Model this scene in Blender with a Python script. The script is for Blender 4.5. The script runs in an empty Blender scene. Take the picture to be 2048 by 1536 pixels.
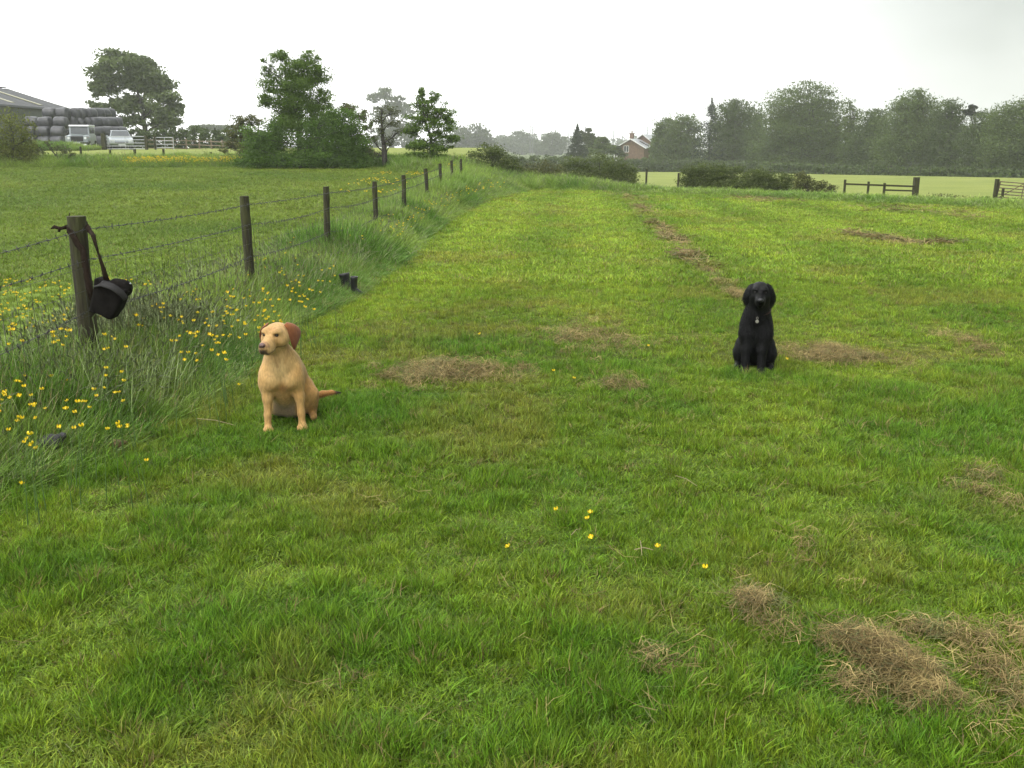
import bpy, math, random
import numpy as np
from mathutils import Vector, Matrix

ONLY = None          # names of sections to build; None builds everything
def want(s): return ONLY is None or s in ONLY
SC = bpy.context.scene
COL = SC.collection

# ------------------------------------------------------------------ camera
F = 1954.0; W0, H0 = 2048.0, 1536.0
PITCH = math.radians(13.6); EYE = 1.65
cam_d = bpy.data.cameras.new("camera"); cam = bpy.data.objects.new("camera", cam_d); COL.objects.link(cam)
cam_d.sensor_width = 36.0; cam_d.lens = 36.0 * F / W0
cam_d.clip_start = 0.05; cam_d.clip_end = 6000
cam.location = (0, 0, EYE); cam.rotation_euler = (math.pi / 2 - PITCH, 0, 0)
SC.camera = cam

# ------------------------------------------------------------------ sky and sun
SUN_EL, SUN_AZ = math.radians(62), math.radians(200)
w = bpy.data.worlds.new("World"); SC.world = w; w.use_nodes = True
nt = w.node_tree; nt.nodes.clear()
N = nt.nodes.new; L = nt.links.new
out = N("ShaderNodeOutputWorld"); bg = N("ShaderNodeBackground"); bg.inputs["Strength"].default_value = 0.13
sky = N("ShaderNodeTexSky"); sky.sky_type = 'NISHITA'; sky.sun_disc = False
sky.sun_elevation = SUN_EL; sky.sun_rotation = SUN_AZ; sky.dust_density = 4.0
tc = N("ShaderNodeTexCoord"); mp = N("ShaderNodeMapping"); mp.inputs["Scale"].default_value = (1.2, 1.2, 3.0)
nz = N("ShaderNodeTexNoise"); nz.inputs["Scale"].default_value = 1.6; nz.inputs["Detail"].default_value = 4.0
L(tc.outputs["Generated"], mp.inputs["Vector"]); L(mp.outputs["Vector"], nz.inputs["Vector"])
sp = N("ShaderNodeSeparateXYZ"); L(tc.outputs["Generated"], sp.inputs[0])
# a darker, greyer bank of rain cloud stands to the east (right of the field)
m1 = N("ShaderNodeMapRange"); m1.inputs[1].default_value = -0.12; m1.inputs[2].default_value = 0.42; m1.inputs[3].default_value = 0; m1.inputs[4].default_value = 1; L(sp.outputs[0], m1.inputs[0])
m2 = N("ShaderNodeMapRange"); m2.inputs[1].default_value = 0.02; m2.inputs[2].default_value = 0.25; m2.inputs[3].default_value = 0.8; m2.inputs[4].default_value = 1; L(sp.outputs[2], m2.inputs[0])
mm = N("ShaderNodeMath"); mm.operation = 'MULTIPLY'; L(m1.outputs[0], mm.inputs[0]); L(m2.outputs[0], mm.inputs[1])
ma = N("ShaderNodeMath"); ma.operation = 'MULTIPLY_ADD'; L(nz.outputs["Fac"], ma.inputs[0]); ma.inputs[1].default_value = 0.5; ma.inputs[2].default_value = -0.22
mb_ = N("ShaderNodeMath"); mb_.operation = 'ADD'; mb_.use_clamp = True; L(mm.outputs[0], mb_.inputs[0]); L(ma.outputs[0], mb_.inputs[1])
cr = N("ShaderNodeValToRGB"); L(mb_.outputs[0], cr.inputs[0])
cr.color_ramp.elements[0].position = 0; cr.color_ramp.elements[0].color = (1.0, 1.0, 1.0, 1)
cr.color_ramp.elements[1].position = 1; cr.color_ramp.elements[1].color = (0.235, 0.25, 0.23, 1)
sc_ = N("ShaderNodeVectorMath"); sc_.operation = 'SCALE'; sc_.inputs["Scale"].default_value = 12.6; L(cr.outputs[0], sc_.inputs[0])
mx = N("ShaderNodeMix"); mx.data_type = 'RGBA'; mx.inputs[0].default_value = 0.92; mx.clamp_result = False
L(sky.outputs[0], mx.inputs[6]); L(sc_.outputs[0], mx.inputs[7]); L(mx.outputs[2], bg.inputs["Color"]); L(bg.outputs[0], out.inputs["Surface"])

sd = bpy.data.lights.new("sun", 'SUN'); sd.energy = 1.0; sd.angle = math.radians(30); sd.color = (1.0, 0.98, 0.94)
so = bpy.data.objects.new("sun", sd); COL.objects.link(so)
so.rotation_euler = Vector((math.sin(SUN_AZ) * math.cos(SUN_EL), math.cos(SUN_AZ) * math.cos(SUN_EL), math.sin(SUN_EL))).to_track_quat('Z', 'Y').to_euler()

SC.view_settings.view_transform = 'Standard'; SC.view_settings.look = 'None'
SC.view_settings.exposure = 0.7; SC.view_settings.gamma = 1.0
SC.view_settings.use_curve_mapping = False
cy = SC.cycles
cy.max_bounces = 6; cy.diffuse_bounces = 3; cy.glossy_bounces = 2; cy.transmission_bounces = 4
cy.volume_bounces = 2; cy.transparent_max_bounces = 6; cy.use_denoising = True
cy.caustics_reflective = False; cy.caustics_refractive = False

# ------------------------------------------------------------------ maths helpers
def sm(a, b, x):
    t = np.clip((np.asarray(x, float) - a) / (b - a), 0, 1); return t * t * (3 - 2 * t)
def hash2(ix, iy, s=0):
    n = (ix.astype(np.int64) * 374761393 + iy.astype(np.int64) * 668265263 + s * 974634777) & 0xFFFFFFFF
    n = ((n ^ (n >> 13)) * 1274126177) & 0xFFFFFFFF
    return ((n ^ (n >> 16)) & 0xFFFFFF) / float(0xFFFFFF)
def vnoise(x, y, s=0):
    x = np.asarray(x, float); y = np.asarray(y, float)
    ix = np.floor(x); iy = np.floor(y); fx = x - ix; fy = y - iy
    fx = fx * fx * (3 - 2 * fx); fy = fy * fy * (3 - 2 * fy)
    a = hash2(ix, iy, s); b = hash2(ix + 1, iy, s); c = hash2(ix, iy + 1, s); d = hash2(ix + 1, iy + 1, s)
    return (a + (b - a) * fx) * (1 - fy) + (c + (d - c) * fx) * fy
def fbm(x, y, o=4, s=0):
    x = np.asarray(x, float); y = np.asarray(y, float); t = 0; a = 0.5; n = 0
    for i in range(o):
        t = t + a * vnoise(x * 2 ** i + 7.3 * i, y * 2 ** i + 3.1 * i, s + i); n += a; a *= 0.5
    return t / n

def edge(x):            # far limit of the mown field
    return np.maximum(41.0 - np.clip(np.asarray(x, float) - 1.0, 0, None) * 1.08, 20)
def ground(x, y):
    x = np.asarray(x, float); y = np.asarray(y, float)
    wl = sm(1.5, -3.5, x)
    left = np.interp(y, [0, 20, 30, 45, 60, 79, 120, 200, 400], [0, 0, .25, .73, 1.1, 1.49, 1.6, .9, -.6]) * wl
    s = y - edge(x)
    right = -(0.9 * sm(1.5, 14, s) * sm(-1, 6, x) + 1.6 * np.clip((y - 50) / 130, 0, 1)) * (1 - wl)
    near = sm(90, 40, np.hypot(x, y))
    b = (fbm(x * .6, y * .6, 3, 5) - .5) * .05 + (fbm(x * 3, y * 3, 2, 9) - .5) * .03
    # a shallow wheel rut and its ridge cross the field below the near hay
    return left + right + b * near + (fbm(x * .02, y * .02, 2, 17) - .5) * 1.0 * sm(60, 200, np.hypot(x, y)) * 0.6
def gz(x, y): return float(ground(x, y))

cp, spp = math.cos(PITCH), math.sin(PITCH)
def ray(u, v):
    a = (u - W0 / 2) / F; b = (H0 / 2 - v) / F
    return np.array([a, cp + b * spp, -spp + b * cp])
def P(u, v, y):         # the point of the scene at distance y north of the camera
    d = ray(u, v); t = y / d[1]; return Vector((d[0] * t, y, EYE + d[2] * t))
def G(u, v):            # where that line of sight meets the ground
    d = ray(u, v); lo, hi = .5, None; t = .5
    while t < 600:
        if EYE + d[2] * t < gz(d[0] * t, d[1] * t): hi = t; break
        lo = t; t *= 1.02
    if hi is None: hi = t
    for _ in range(24):
        m = (lo + hi) / 2
        if EYE + d[2] * m < gz(d[0] * m, d[1] * m): hi = m
        else: lo = m
    return Vector((d[0] * hi, d[1] * hi, gz(d[0] * hi, d[1] * hi)))

# ------------------------------------------------------------------ object helpers
def tag(o, label=None, cat=None, group=None, kind=None):
    if label: o["label"] = label
    if cat: o["category"] = cat
    if group: o["group"] = group
    if kind: o["kind"] = kind
    return o
def thing(name, label, cat, loc=(0, 0, 0), rz=0, group=None):
    o = bpy.data.objects.new(name, None); COL.objects.link(o); o.empty_display_size = .2
    o.location = loc; o.rotation_euler = (0, 0, rz)
    return tag(o, label, cat, group)
def link(name, me, parent=None):
    o = bpy.data.objects.new(name, me); COL.objects.link(o)
    if parent is not None: o.parent = parent
    return o
def np_mesh(name, v, faces_idx, loops_start, loops_tot, mats=(), smooth=False):
    me = bpy.data.meshes.new(name)
    me.vertices.add(len(v)); me.vertices.foreach_set("co", np.ascontiguousarray(v, np.float32).ravel())
    me.loops.add(len(faces_idx)); me.loops.foreach_set("vertex_index", np.ascontiguousarray(faces_idx, np.int32))
    me.polygons.add(len(loops_start)); me.polygons.foreach_set("loop_start", np.ascontiguousarray(loops_start, np.int32))
    me.polygons.foreach_set("loop_total", np.ascontiguousarray(loops_tot, np.int32))
    for m in mats: me.materials.append(m)
    me.update(calc_edges=True)
    if smooth: me.polygons.foreach_set("use_smooth", np.ones(len(loops_start), bool))
    return me
def quads(name, v, q, mats=(), smooth=False):
    q = np.asarray(q); n = len(q); k = q.shape[1]
    return np_mesh(name, v, q.ravel(), np.arange(n) * k, np.full(n, k), mats, smooth)
def attr(me, name, data, typ='FLOAT', dom='POINT'):
    a = me.attributes.new(name, typ, dom)
    a.data.foreach_set({'FLOAT': 'value', 'INT': 'value', 'FLOAT_VECTOR': 'vector', 'FLOAT_COLOR': 'color'}[typ], np.ascontiguousarray(data).ravel())

class MB:               # collects simple shapes into ONE mesh
    def __init__(s): s.v = []; s.f = []; s.m = []
    def add(s, vs, fs, mi=0):
        b = len(s.v); s.v += [tuple(p) for p in vs]; s.f += [tuple(b + i for i in f) for f in fs]; s.m += [mi] * len(fs)
    def box(s, c, d, rz=0, mi=0, M=None, taper=1.0):
        x, y, z = d[0] / 2, d[1] / 2, d[2] / 2; ps = []
        for k in (-1, 1):
            t = taper if k > 0 else 1
            for a, b in ((-1, -1), (1, -1), (1, 1), (-1, 1)):
                ps.append(Vector((a * x * t, b * y * t, k * z)))
        R = M if M is not None else Matrix.Rotation(rz, 3, 'Z')
        ps = [R @ p + Vector(c) for p in ps]
        s.add(ps, [(3, 2, 1, 0), (4, 5, 6, 7), (0, 1, 5, 4), (1, 2, 6, 5), (2, 3, 7, 6), (3, 0, 4, 7)], mi)
    def tube(s, pts, r, n=8, mi=0, cap=True):
        pts = [Vector(p) for p in pts]; rs = r if hasattr(r, '__len__') else [r] * len(pts)
        b = len(s.v); up = None
        for i, p in enumerate(pts):
            t = (pts[min(i + 1, len(pts) - 1)] - pts[max(i - 1, 0)]).normalized()
            a = t.orthogonal().normalized() if up is None else (up - t * up.dot(t)).normalized()
            up = a; c = t.cross(a)
            for k in range(n):
                w_ = 2 * math.pi * k / n; s.v.append(tuple(p + (a * math.cos(w_) + c * math.sin(w_)) * rs[i]))
        for i in range(len(pts) - 1):
            for k in range(n):
                s.f.append((b + i * n + k, b + i * n + (k + 1) % n, b + (i + 1) * n + (k + 1) % n, b + (i + 1) * n + k)); s.m.append(mi)
        if cap:
            s.f.append(tuple(b + k for k in reversed(range(n)))); s.m.append(mi)
            s.f.append(tuple(b + (len(pts) - 1) * n + k for k in range(n))); s.m.append(mi)
    def prism(s, poly, x0, x1, mi=0):       # polygon in (y,z), extruded along x
        n = len(poly); vs = [(x0, p[0], p[1]) for p in poly] + [(x1, p[0], p[1]) for p in poly]
        fs = [tuple(range(n)), tuple(reversed(range(n, 2 * n)))] + [(i, i + n, (i + 1) % n + n, (i + 1) % n) for i in range(n)]
        s.add(vs, fs, mi)
    def build(s, name, mats, parent=None, smooth=False, bevel=0, seg=2):
        me = bpy.data.meshes.new(name); me.from_pydata(s.v, [], s.f)
        for m in (mats if isinstance(mats, (list, tuple)) else [mats]): me.materials.append(m)
        me.polygons.foreach_set("material_index", s.m)
        if smooth: me.polygons.foreach_set("use_smooth", [True] * len(s.f))
        import bmesh
        bm = bmesh.new(); bm.from_mesh(me); bmesh.ops.recalc_face_normals(bm, faces=bm.faces); bm.to_mesh(me); bm.free()
        o = link(name, me, parent)
        if bevel:
            b = o.modifiers.new("b", 'BEVEL'); b.width = bevel; b.segments = seg; b.limit_method = 'ANGLE'
        return o

# ------------------------------------------------------------------ materials
def nodes_of(name):
    m = bpy.data.materials.new(name); m.use_nodes = True; return m, m.node_tree
def mat(name, c, rough=.7, metal=0., var=.25, scale=8., bump=0., c2=None, spec=.5, coord='Object', stretch=(1, 1, 1)):
    m, t = nodes_of(name); b = t.nodes["Principled BSDF"]
    tc = t.nodes.new("ShaderNodeTexCoord"); mp = t.nodes.new("ShaderNodeMapping"); mp.inputs["Scale"].default_value = stretch
    n = t.nodes.new("ShaderNodeTexNoise"); n.inputs["Scale"].default_value = scale; n.inputs["Detail"].default_value = 6
    t.links.new(tc.outputs[coord], mp.inputs[0]); t.links.new(mp.outputs[0], n.inputs["Vector"])
    r = t.nodes.new("ShaderNodeValToRGB"); t.links.new(n.outputs["Fac"], r.inputs[0])
    a = [x * (1 - var) for x in c]; z = list(c2) if c2 else [min(1, x * (1 + var)) for x in c]
    r.color_ramp.elements[0].position = .32; r.color_ramp.elements[0].color = (*a, 1)
    r.color_ramp.elements[1].position = .68; r.color_ramp.elements[1].color = (*z, 1)
    t.links.new(r.outputs[0], b.inputs["Base Color"])
    b.inputs["Roughness"].default_value = rough; b.inputs["Metallic"].default_value = metal; b.inputs["Specular IOR Level"].default_value = spec
    if bump:
        bp = t.nodes.new("ShaderNodeBump"); bp.inputs["Strength"].default_value = bump; bp.inputs["Distance"].default_value = .02
        t.links.new(n.outputs["Fac"], bp.inputs["Height"]); t.links.new(bp.outputs[0], b.inputs["Normal"])
    return m

def grass_mat(name, transl=.35, dry=.05, rough=.55):
    m, t = nodes_of(name); t.nodes.clear(); n = t.nodes.new; l = t.links.new
    o = n("ShaderNodeOutputMaterial")
    c = n("ShaderNodeAttribute"); c.attribute_type = 'INSTANCER'; c.attribute_name = 'col'
    tt = n("ShaderNodeAttribute"); tt.attribute_name = 't'; rr = n("ShaderNodeAttribute"); rr.attribute_name = 'rnd'
    k = n("ShaderNodeMapRange"); k.inputs[3].default_value = .45; k.inputs[4].default_value = 1.6; l(rr.outputs["Fac"], k.inputs[0])
    v = n("ShaderNodeVectorMath"); v.operation = 'SCALE'; l(c.outputs["Color"], v.inputs[0]); l(k.outputs[0], v.inputs["Scale"])
    # roots are browner, and darkened in colour for the shade between tufts
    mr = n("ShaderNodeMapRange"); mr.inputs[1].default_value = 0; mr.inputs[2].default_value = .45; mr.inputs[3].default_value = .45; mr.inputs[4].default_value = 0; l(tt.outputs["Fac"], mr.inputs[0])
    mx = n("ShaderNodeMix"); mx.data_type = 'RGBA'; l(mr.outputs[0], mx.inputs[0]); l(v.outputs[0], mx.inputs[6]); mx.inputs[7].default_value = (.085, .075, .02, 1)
    gt = n("ShaderNodeMath"); gt.operation = 'LESS_THAN'; gt.inputs[1].default_value = dry; l(rr.outputs["Fac"], gt.inputs[0])
    m2 = n("ShaderNodeMix"); m2.data_type = 'RGBA'; l(gt.outputs[0], m2.inputs[0]); l(mx.outputs[2], m2.inputs[6]); m2.inputs[7].default_value = (.36, .29, .13, 1)
    p = n("ShaderNodeBsdfPrincipled"); p.inputs["Roughness"].default_value = rough; p.inputs["Specular IOR Level"].default_value = .35
    l(m2.outputs[2], p.inputs["Base Color"])
    tr = n("ShaderNodeBsdfTranslucent"); l(m2.outputs[2], tr.inputs["Color"])
    s = n("ShaderNodeMixShader"); s.inputs[0].default_value = transl; l(p.outputs[0], s.inputs[1]); l(tr.outputs[0], s.inputs[2]); l(s.outputs[0], o.inputs["Surface"])
    return m
def leaf_mat(name, c, var=.45, yellow=.25, transl=.35):
    m, t = nodes_of(name); t.nodes.clear(); n = t.nodes.new; l = t.links.new
    o = n("ShaderNodeOutputMaterial"); rr = n("ShaderNodeAttribute"); rr.attribute_name = 'rnd'
    r = n("ShaderNodeValToRGB"); l(rr.outputs["Fac"], r.inputs[0])
    e = r.color_ramp.elements; e[0].position = 0; e[0].color = (c[0] * (1 - var), c[1] * (1 - var), c[2] * (1 - var), 1)
    e[1].position = 1; e[1].color = (c[0] * (1 + var) + yellow * .08, c[1] * (1 + var) + yellow * .07, c[2] * (1 + var), 1)
    p = n("ShaderNodeBsdfPrincipled"); p.inputs["Roughness"].default_value = .5; p.inputs["Specular IOR Level"].default_value = .3
    l(r.outputs[0], p.inputs["Base Color"]); tr = n("ShaderNodeBsdfTranslucent"); l(r.outputs[0], tr.inputs["Color"])
    s = n("ShaderNodeMixShader"); s.inputs[0].default_value = transl; l(p.outputs[0], s.inputs[1]); l(tr.outputs[0], s.inputs[2]); l(s.outputs[0], o.inputs["Surface"])
    return m
BARK = mat("bark", (.045, .04, .033), .9, var=.4, scale=14, bump=.5)
WOOD = mat("weathered_wood", (.032, .022, .013), .95, var=.5, scale=9, bump=.6, c2=(.052, .056, .016), stretch=(3, 3, .5))
WIRE = mat("galvanised_wire", (.04, .04, .038), .5, .3, var=.3, scale=40)
STEEL = mat("galvanised_steel", (.42, .44, .45), .45, .5, var=.15, scale=6)

# ------------------------------------------------------------------ layout of the field
HAY = []                # (x, y, rx, ry, angle, strength) of patches of dried clippings
def hay(u, v, hw, hh, k=1.0, ang=0):
    c = G(u, v); a = G(u + hw, v); b = G(u, v - hh) if v - hh > 330 else c; b2 = G(u, v + hh)
    HAY.append((c.x, c.y, max(.05, (a - c).length), max(.05, (b - b2).length / 2), ang, k))
for a in [(900, 752, 130, 24, 1.5), (850, 765, 60, 14, 1), (1180, 680, 95, 26, .6), (1250, 775, 55, 16, .9), (1640, 712, 85, 20, 1.1), (1740, 722, 70, 12, .8),
          (1345, 480, 12, 14, .4), (1375, 515, 14, 14, .5), (1410, 545, 18, 14, .5), (1445, 570, 18, 12, .5), (1475, 592, 16, 10, .8), (1320, 455, 10, 12, .5),
          (1725, 472, 28, 7, 1), (1790, 484, 22, 6, .8), (1800, 420, 90, 9, .4), (1900, 430, 80, 10, .35), (1395, 382, 32, 4, .7), (1550, 400, 40, 5, .7), (1650, 392, 30, 4, .5),
          (1260, 395, 14, 8, .5), (1285, 420, 14, 10, .35), (1930, 690, 40, 20, .7), (1500, 400, 25, 5, .5), (1880, 488, 40, 5, .4),
          (1530, 1240, 42, 36, 1.8), (1650, 1160, 70, 40, .55), (1620, 1268, 40, 12, 1), (1690, 1292, 46, 14, 1.5), (1750, 1325, 44, 16, 1.6), (1805, 1365, 44, 18, 1.5), (1850, 1410, 34, 14, 1.1), (1850, 1275, 60, 10, 1.0), (1930, 1290, 50, 10, .8),
          (1980, 1350, 60, 20, .4), (1960, 1450, 80, 30, .4), (2045, 1290, 36, 30, .6), (1990, 1000, 60, 22, .8), (1590, 1100, 40, 24, .6), (1300, 1340, 40, 6, .4),
          (2035, 1400, 40, 34, .5), (1700, 1380, 60, 20, .6), (1960, 960, 50, 12, .6)]:
    hay(*a)
def haymask(x, y):
    x = np.asarray(x, float); y = np.asarray(y, float); m = np.zeros(np.broadcast(x, y).shape)
    jx = (fbm(x * 4, y * 4, 3, 31) - .5); jy = (fbm(x * 4, y * 4, 3, 37) - .5)
    for cx, cy_, rx, ry, a, k in HAY:
        d = np.hypot((x - cx) / rx + jx * 1.1, (y - cy_) / ry + jy * 1.1)
        m = np.maximum(m, k * .62 * sm(1.4, .1, d) * sm(.34, .56, fbm(x * 5.3, y * 4.1, 3, 33)))
    return m
LUSH = []
for u, v, hw, hh, k in [(700, 820, 330, 45, 1), (880, 685, 190, 22, 1), (660, 690, 90, 20, .7), (1330, 730, 80, 14, .5), (450, 790, 120, 30, .8), (850, 900, 160, 30, .5), (1960, 640, 100, 30, .6),
                        (1500, 750, 90, 16, .9), (150, 1180, 220, 50, .4), (400, 1020, 200, 40, .6), (1600, 1370, 80, 40, 1), (1650, 770, 60, 20, .7), (950, 1010, 110, 25, .5), (560, 860, 110, 16, .5),
                        (740, 1480, 130, 40, .8), (1130, 1330, 90, 20, .4), (1320, 390, 35, 5, .6), (1250, 384, 30, 4, .8), (1430, 395, 25, 4, .8), (1640, 382, 60, 5, .7)]:
    c = G(u, v); LUSH.append((c.x, c.y, (G(u + hw, v) - c).length, max(.12, (G(u, v - hh) - G(u, v + hh)).length / 2), k))
def lushmask(x, y):
    x = np.asarray(x, float); y = np.asarray(y, float); m = np.zeros(np.broadcast(x, y).shape); j = (fbm(x * 2.2, y * 2.2, 3, 41) - .5); j2 = (fbm(x * 2.2, y * 2.2, 3, 43) - .5)
    for cx, cy_, rx, ry, k in LUSH: m = np.maximum(m, k * sm(1.3, .3, np.hypot((x - cx) / rx + j * .9, (y - cy_) / ry + j2 * .9)))
    n = sm(.52, .68, fbm(x * 1.1, y * 1.1, 3, 51)) * .75
    return np.clip(np.maximum(m, n * sm(14, 5, y)), 0, 1)
# left limit of the mown field, as x for a given y
BORD = [G(u, v) for u, v in [(-300, 1150), (0, 985), (230, 890), (400, 800), (470, 740), (560, 650), (690, 600), (780, 530), (850, 462), (950, 405), (1070, 378)]]
BORD = [Vector((-2.4, 1.0, 0))] + sorted(BORD, key=lambda p: p.y)
_by = np.array([p.y for p in BORD] + [60]); _bx = np.array([p.x for p in BORD] + [BORD[-1].x + 1])
def border(y): return np.interp(y, _by, _bx)
# the wire fence: (picture column, row of the top, distance)
POSTS = [(-1034, 800, 2.9), (152, 432, 6.5), (488, 392, 10.15), (652, 373, 13.8), (749, 363, 17.7), (807, 350, 21.2), (851, 337, 25.0), (880, 327, 28.2), (903, 321, 31.4), (922, 318, 34.8)]
PT = [P(*p) for p in POSTS]; PT[0] = Vector((-3.05, 2.9, 1.12))
_fy = np.array([p.y for p in PT]); _fx = np.array([p.x for p in PT])
def fencex(y): return np.interp(y, _fy, _fx)

def lerp3(a, b, t): return np.asarray(a)[None, :] * (1 - t)[:, None] + np.asarray(b)[None, :] * t[:, None]
def field_col(x, y):
    x = np.ravel(np.asarray(x, float)); y = np.ravel(np.asarray(y, float))
    n = fbm(x * .5, y * .35, 4, 1); n2 = fbm(x * 2.3, y * 2.3, 3, 2)
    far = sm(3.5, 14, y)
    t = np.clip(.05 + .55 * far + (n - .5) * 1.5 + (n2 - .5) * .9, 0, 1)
    # mowing lanes run up the field beside the fence
    q = x - .06 * y; lane = .5 + .5 * np.sin(q * 2.6 + .4 * np.sin(y * .25)); t = np.clip(t + (lane - .5) * .75 * sm(5, 11, y), 0, 1)
    trk = np.exp(-((x - (2.05 + .055 * y)) / .16) ** 2) * sm(8, 12, y) * sm(.35, .6, fbm(x * 2, y * .8, 3, 19))
    c = lerp3((.145, .245, .014), (.25, .355, .028), t)
    lu = lushmask(x, y)[:, None]; c = c * (1 - lu) + np.array([[.10, .215, .015]]) * lu
    c = c * (1 - .35 * trk[:, None]) + .35 * trk[:, None] * np.array([[.33, .27, .10]])
    yl = sm(.55, .75, fbm(x * .9 + 9, y * .9, 3, 61))[:, None] * .5; c = c * (1 - yl) + np.array([[.26, .26, .045]]) * yl
    return c

# ------------------------------------------------------------------ ground sheet
def ground_col(x, y):
    c = field_col(x, y) * (.25 + .5 * sm(5, 20, np.ravel(y)))[:, None] + np.array([[.02, .012, .004]])  # near ground colour darkened so gaps between tufts look shaded
    h = np.clip(haymask(x, y), 0, 1)[:, None]; c = c * (1 - h) + np.array([[.20, .145, .06]]) * h
    s = y - edge(x)
    leftf = (x < fencex(y) - .7)
    n = fbm(x * .3, y * .3, 4, 71)
    lf = lerp3((.11, .18, .022), (.18, .25, .035), np.clip(n * 1.6 - .3, 0, 1)); c[leftf] = lf[leftf]
    fr = lerp3((.17, .21, .045), (.23, .26, .06), np.clip(n * 1.6 - .3, 0, 1))
    farf = ((s > 9) & (x > -2)) | ((y > 49) & (x <= -2)); c[farf] = fr[farf]
    vf = y > 200; c[vf] = np.array([.09, .12, .035])
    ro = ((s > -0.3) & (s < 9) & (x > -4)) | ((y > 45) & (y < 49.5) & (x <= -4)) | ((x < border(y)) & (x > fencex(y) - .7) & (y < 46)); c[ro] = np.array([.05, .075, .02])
    return c
def build_ground():
    nr, na = 300, 540
    r = np.concatenate([[0.02], np.geomspace(.6, 2500, nr - 1)]); a = np.linspace(0, 2 * np.pi, na, endpoint=False)
    # finer towards the north, where the field lies
    a = a + .75 * np.sin(a) * -1; R, A = np.meshgrid(r, a, indexing='ij')
    x = R * np.sin(A); y = R * np.cos(A); z = ground(x, y)
    v = np.stack([x, y, z], -1).reshape(-1, 3)
    i = np.arange(nr - 1)[:, None] * na; j = np.arange(na)[None, :]; k = (j + 1) % na
    q = np.stack([i + j, i + k, i + na + k, i + na + j], -1).reshape(-1, 4)
    m, t = nodes_of("field_soil_and_turf"); b = t.nodes["Principled BSDF"]; b.inputs["Roughness"].default_value = .95; b.inputs["Specular IOR Level"].default_value = .15
    at = t.nodes.new("ShaderNodeAttribute"); at.attribute_name = 'gcol'
    tc = t.nodes.new("ShaderNodeTexCoord"); n1 = t.nodes.new("ShaderNodeTexNoise"); n1.inputs["Scale"].default_value = 9; n1.inputs["Detail"].default_value = 9; n1.inputs["Roughness"].default_value = .75
    t.links.new(tc.outputs["Object"], n1.inputs["Vector"])
    mr = t.nodes.new("ShaderNodeMapRange"); mr.inputs[1].default_value = .3; mr.inputs[2].default_value = .7; mr.inputs[3].default_value = .6; mr.inputs[4].default_value = 1.4
    t.links.new(n1.outputs["Fac"], mr.inputs[0])
    vm = t.nodes.new("ShaderNodeVectorMath"); vm.operation = 'SCALE'; t.links.new(at.outputs["Color"], vm.inputs[0]); t.links.new(mr.outputs[0], vm.inputs["Scale"]); t.links.new(vm.outputs[0], b.inputs["Base Color"])
    bp = t.nodes.new("ShaderNodeBump"); bp.inputs["Strength"].default_value = .8; bp.inputs["Distance"].default_value = .04; t.links.new(n1.outputs["Fac"], bp.inputs["Height"]); t.links.new(bp.outputs[0], b.inputs["Normal"])
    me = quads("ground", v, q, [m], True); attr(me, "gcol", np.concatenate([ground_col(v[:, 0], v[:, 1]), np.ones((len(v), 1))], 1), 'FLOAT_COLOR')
    tag(link("ground", me), kind="structure")
if want('ground'): build_ground()

# ------------------------------------------------------------------ grass
def tuft(n, r, h, wd, lean, seed, curve=.5, flat=False, head=0, tipw=.35):
    rg = np.random.default_rng(seed); V = []; Q = []; T = []; R = []
    for i in range(n):
        a = rg.uniform(0, 2 * np.pi); rr = r * math.sqrt(rg.uniform()); bx, by = rr * math.cos(a), rr * math.sin(a)
        hh = h * rg.uniform(.55, 1.15); d = a + rg.normal(0, .9); ln = abs(rg.normal(lean, lean * .5)); ww = wd * rg.uniform(.7, 1.3)
        dx, dy = math.cos(d), math.sin(d); th = rg.uniform(0, np.pi); sx, sy = math.cos(th) * ww / 2, math.sin(th) * ww / 2
        rn = rg.uniform(); b = len(V)
        if flat:
            d = rg.uniform(0, 6.28); dx, dy = math.cos(d), math.sin(d); L_ = hh; bx -= dx * L_ * .5; by -= dy * L_ * .5; z0 = rg.uniform(.004, .035); z1 = rg.uniform(.004, .05); p0 = np.array([bx, by, z0]); p1 = p0 + np.array([dx * L_ * .5, dy * L_ * .5, (z1 - z0) + .008]); p2 = p0 + np.array([dx * L_ + rg.normal(0, .01), dy * L_ + rg.normal(0, .02), rg.uniform(.0, .03)])
            pts = [p0, p1, p2]; s = np.array([-dy * ww / 2, dx * ww / 2, rg.uniform(-.5, .5) * ww])
        else:
            pts = []; 
            for t in (0, .5, .85, 1.0) if h > .12 else (0, .55, 1.0):
                off = hh * ln * (t ** (1 + curve * 2)); pts.append(np.array([bx + dx * off, by + dy * off, hh * t * (1 - .35 * ln * t * curve) - .004]))
            s = np.array([sx, sy, 0])
        m = len(pts)
        for k, p in enumerate(pts):
            t = k / (m - 1); f = 1 - (1 - tipw) * t if k < m - 1 else 0.12
            V += [p - s * f, p + s * f]; T += [t, t]; R += [rn, rn]
        for k in range(m - 1): Q.append((b + 2 * k, b + 2 * k + 1, b + 2 * k + 3, b + 2 * k + 2))
        if head:
            top = pts[-1]; dr = (pts[-1] - pts[-2]); dr /= np.linalg.norm(dr) + 1e-9
            for k in range(3):
                ang = k * 1.05; s2 = np.array([math.cos(ang), math.sin(ang), 0]) * head * .09; b = len(V); e0 = top - dr * head * .4; e1 = top + dr * head * .1; e2 = top + dr * head * .6 + np.array([dx, dy, -.5]) * head * .35
                V += [e0 - s2 * .4, e0 + s2 * .4, e1 - s2, e1 + s2, e2 - s2 * .2, e2 + s2 * .2]; T += [1] * 6; R += [.02] * 6; Q += [(b, b + 1, b + 3, b + 2), (b + 2, b + 3, b + 5, b + 4)]
    return np.array(V), np.array(Q), np.array(T), np.array(R)
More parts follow.
